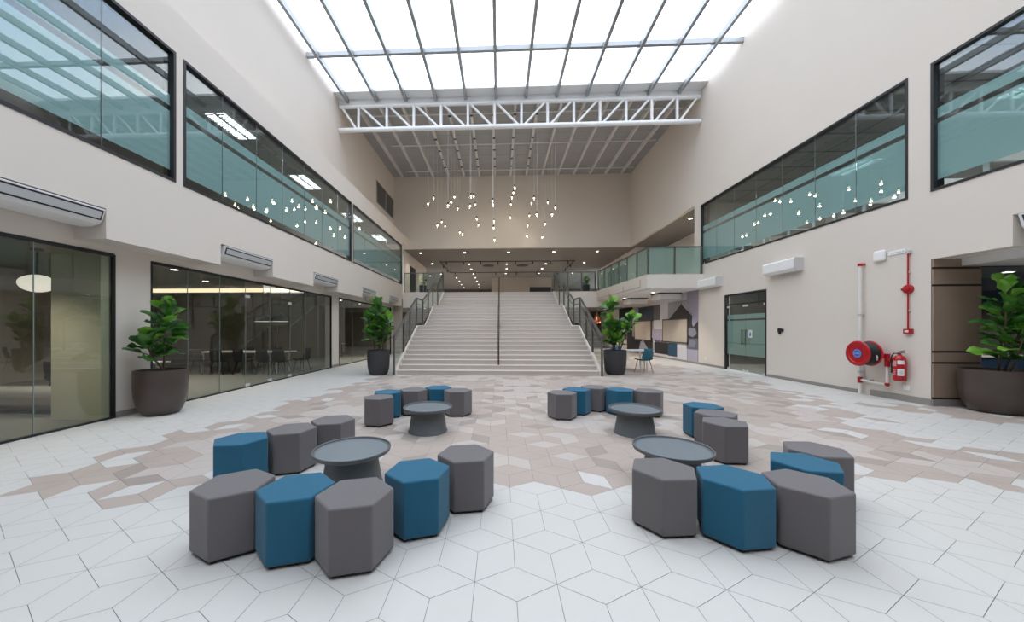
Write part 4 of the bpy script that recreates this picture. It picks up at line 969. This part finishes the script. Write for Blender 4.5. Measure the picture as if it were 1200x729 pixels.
for k, (x, y) in enumerate(((10.2, 11.4), (10.2, 13.6))): troffer(x, y, 3.398, 'fluorescent light behind the glass double door, %s one' % ['nearer', 'further'][k], 'fluorescent lights behind the glass door', 16)
# track rectangle in the upper hall
t = thing('track_light', 'black rectangular lighting track hanging below the upper hall ceiling', 'track light', (.5, 29.8, 6.8))
mb = MB(); mb.box(-4.7, 5.75, 27.3, 27.36, 6.74, 6.79).box(-4.7, 5.75, 32.6, 32.66, 6.74, 6.79).box(-4.7, -4.64, 27.36, 32.6, 6.74, 6.79).box(5.69, 5.75, 27.36, 32.6, 6.74, 6.79); obj('track', mb, M['black'], t)
for x in (-4.67, 5.72):
    for y in (27.33, 32.63):
        mb = MB(); mb.tube((x, y, 6.79), (x, y, HC), .006); obj('hanger', mb, M['black'], t)
for k in range(18):
    x, y = ((-4.2+k*1.35, 27.33) if k < 8 else ((-4.2+(k-8)*1.9, 32.63) if k < 14 else ((-4.67 if k % 2 else 5.72), 28.8+((k-14)//2)*2.2)))
    mb = MB(); mb.tube((x, y, 6.74), (x, y+.06, 6.55), .045); obj('track_head', mb, M['black'], t, smooth='auto')
for k, x in enumerate((-1.0, 1.9)):
    mb = MB(); mb.lathe([(.35, -.06), (.5, -.03), (.5, 0)], (x, 30.0, HC), 24); tag(obj('ceiling_diffuser', mb, M['black'], smooth='auto'), ['round black ceiling diffuser inside the track, left one', 'round black ceiling diffuser inside the track, right one'][k], 'ceiling vent', 'ceiling diffusers in the upper hall')
# globe pendants: seven rows running away from the truss
PX = [(501.7, 295, -3.4), (508.3, 253, -3.4), (512.7, 447, -3.4), (517.7, 423, -3.4), (521.7, 453, -3.4),
      (524.5, 307, -2.35), (528.7, 283, -2.35), (532.7, 247, -2.35), (536.3, 328, -2.35), (538.8, 495, -2.35), (542, 508, -2.35),
      (550, 312, -1.35), (552, 240, -1.35), (555, 240, -1.35), (557, 300, -1.35), (558.7, 400, -1.35), (560.8, 443, -1.35),
      (577.2, 275, -.35), (577.7, 300, -.35), (578.3, 463, -.35), (578.8, 418, -.35), (579.5, 547, -.35),
      (603.3, 182, .66), (601.7, 217, .66), (600.0, 250, .66), (598.7, 298, .66), (597.5, 390, .66),
      (629.2, 370, 1.72), (625.8, 255, 1.72), (622.8, 290, 1.72), (620.3, 378, 1.72), (618.3, 447, 1.72), (616.7, 522, 1.72),
      (650.8, 322, 2.6), (646.7, 370, 2.6), (642, 283, 2.6), (638.7, 436, 2.6), (635.5, 530, 2.6)]
NR = {-3.4: 'first', -2.35: 'second', -1.35: 'third', -.35: 'fourth', .66: 'fifth', 1.72: 'sixth', 2.6: 'seventh'}
cnt = {}
for (u, yc, X) in PX:
    d_ = 412*X/(u-586); d_ = min(max(d_, 15.9), 22.6); Y = d_+.0437*X
    z = 1.52+(385.5-(190+yc/6))*d_/412; k = cnt.get(X, 0); cnt[X] = k+1
    t = thing('globe_pendant', 'clear globe pendant lamp, %s row from the left wall, %s from the truss' % (NR[X], names13[k]), 'pendant lamp', (X, Y, z), 'globe pendants of the hanging cluster')
    mb = MB(); mb.tube((X, Y, z+.12), (X, Y, ROOF), .006, n=6); obj('cable', mb, M['cable'], t)
    mb = MB(); mb.tube((X, Y, z+.075), (X, Y, z+.15), .035, n=10); obj('cap', mb, M['black'], t)
    mb = MB(); mb.ball((X, Y, z), .09, 16, 10); obj('glass_globe', mb, M['shell'], t, smooth=True)
    mb = MB(); mb.ball((X, Y, z+.01), .036, 10, 8); obj('bulb', mb, M['globe'], t, smooth=True)
    l = bpy.data.lights.new('pendant_lamp', 'POINT'); l.energy = 4; l.color = (1, .86, .68); l.shadow_soft_size = .05
    lo = bpy.data.objects.new('lamp', l); C.objects.link(lo); lo.parent = t; lo.location = (0, 0, -.11)
# opal pendant in the lounge room, dome pendants over the meeting table, copper pendants
t = thing('opal_pendant', 'flattened white opal globe pendant in the lounge room behind left glazing', 'pendant lamp', (-8.65, 6.2, 2.4))
mb = MB(); mb.ball((-8.65, 6.2, 2.37), .24, 24, 12, .68); obj('opal_shade', mb, M['opal'], t, smooth=True)
mb = MB(); mb.tube((-8.65, 6.2, 2.53), (-8.65, 6.2, 3.02), .012); obj('stem_rod', mb, M['black'], t); 
mb = MB(); mb.lathe([(.08, 2.98), (.08, 3.02)], (-8.65, 6.2, 0), 20); obj('ceiling_rose', mb, M['black'], t)
for k, x in enumerate((-8.05, -7.45)):
    t = thing('dome_pendant', ['dark dome pendant over the meeting table, left of the pair', 'dark dome pendant over the meeting table, right of the pair'][k], 'pendant lamp', (x, 11.6, 1.78), 'dome pendants over the meeting table')
    mb = MB(); mb.lathe([(.27, 0), (.26, .06), (.21, .14), (.12, .20), (.03, .23), (.03, .26)], (x, 11.6, 1.78), 28); obj('dome_shade', mb, M['dgrey'], t, smooth='auto')
    mb = MB(); mb.lathe([(.02, -.012), (.24, -.012), (.24, -.002), (.02, -.002)], (x, 11.6, 1.78), 24); obj('lens', mb, M['opal'], t)
    mb = MB(); mb.tube((x, 11.6, 2.03), (x, 11.6, 3.02), .008); obj('cord', mb, M['black'], t)
for k, x in enumerate((6.1, 6.95)):
    t = thing('copper_pendant', ['copper bell pendant lamp right beside the stair railing', 'copper bell pendant lamp partly hidden by the fig leaves'][k], 'pendant lamp', (x, 22.4, 1.9), 'copper pendants under the upper floor')
    mb = MB(); mb.lathe([(.20, 0), (.22, .06), (.19, .28), (.10, .52), (.04, .62), (.03, .70)], (x, 22.4, 1.88), 28); obj('copper_shade', mb, M['copper'], t, smooth='auto')
    mb = MB(); mb.tube((x, 22.4, 2.56), (x, 22.4, 2.95), .01); obj('cord', mb, M['black'], t)
    l = bpy.data.lights.new('copper_lamp', 'POINT'); l.energy = 25; l.color = (1, .75, .55); l.shadow_soft_size = .06
    lo = bpy.data.objects.new('lamp', l); C.objects.link(lo); lo.parent = t; lo.location = (0, 0, -.1)
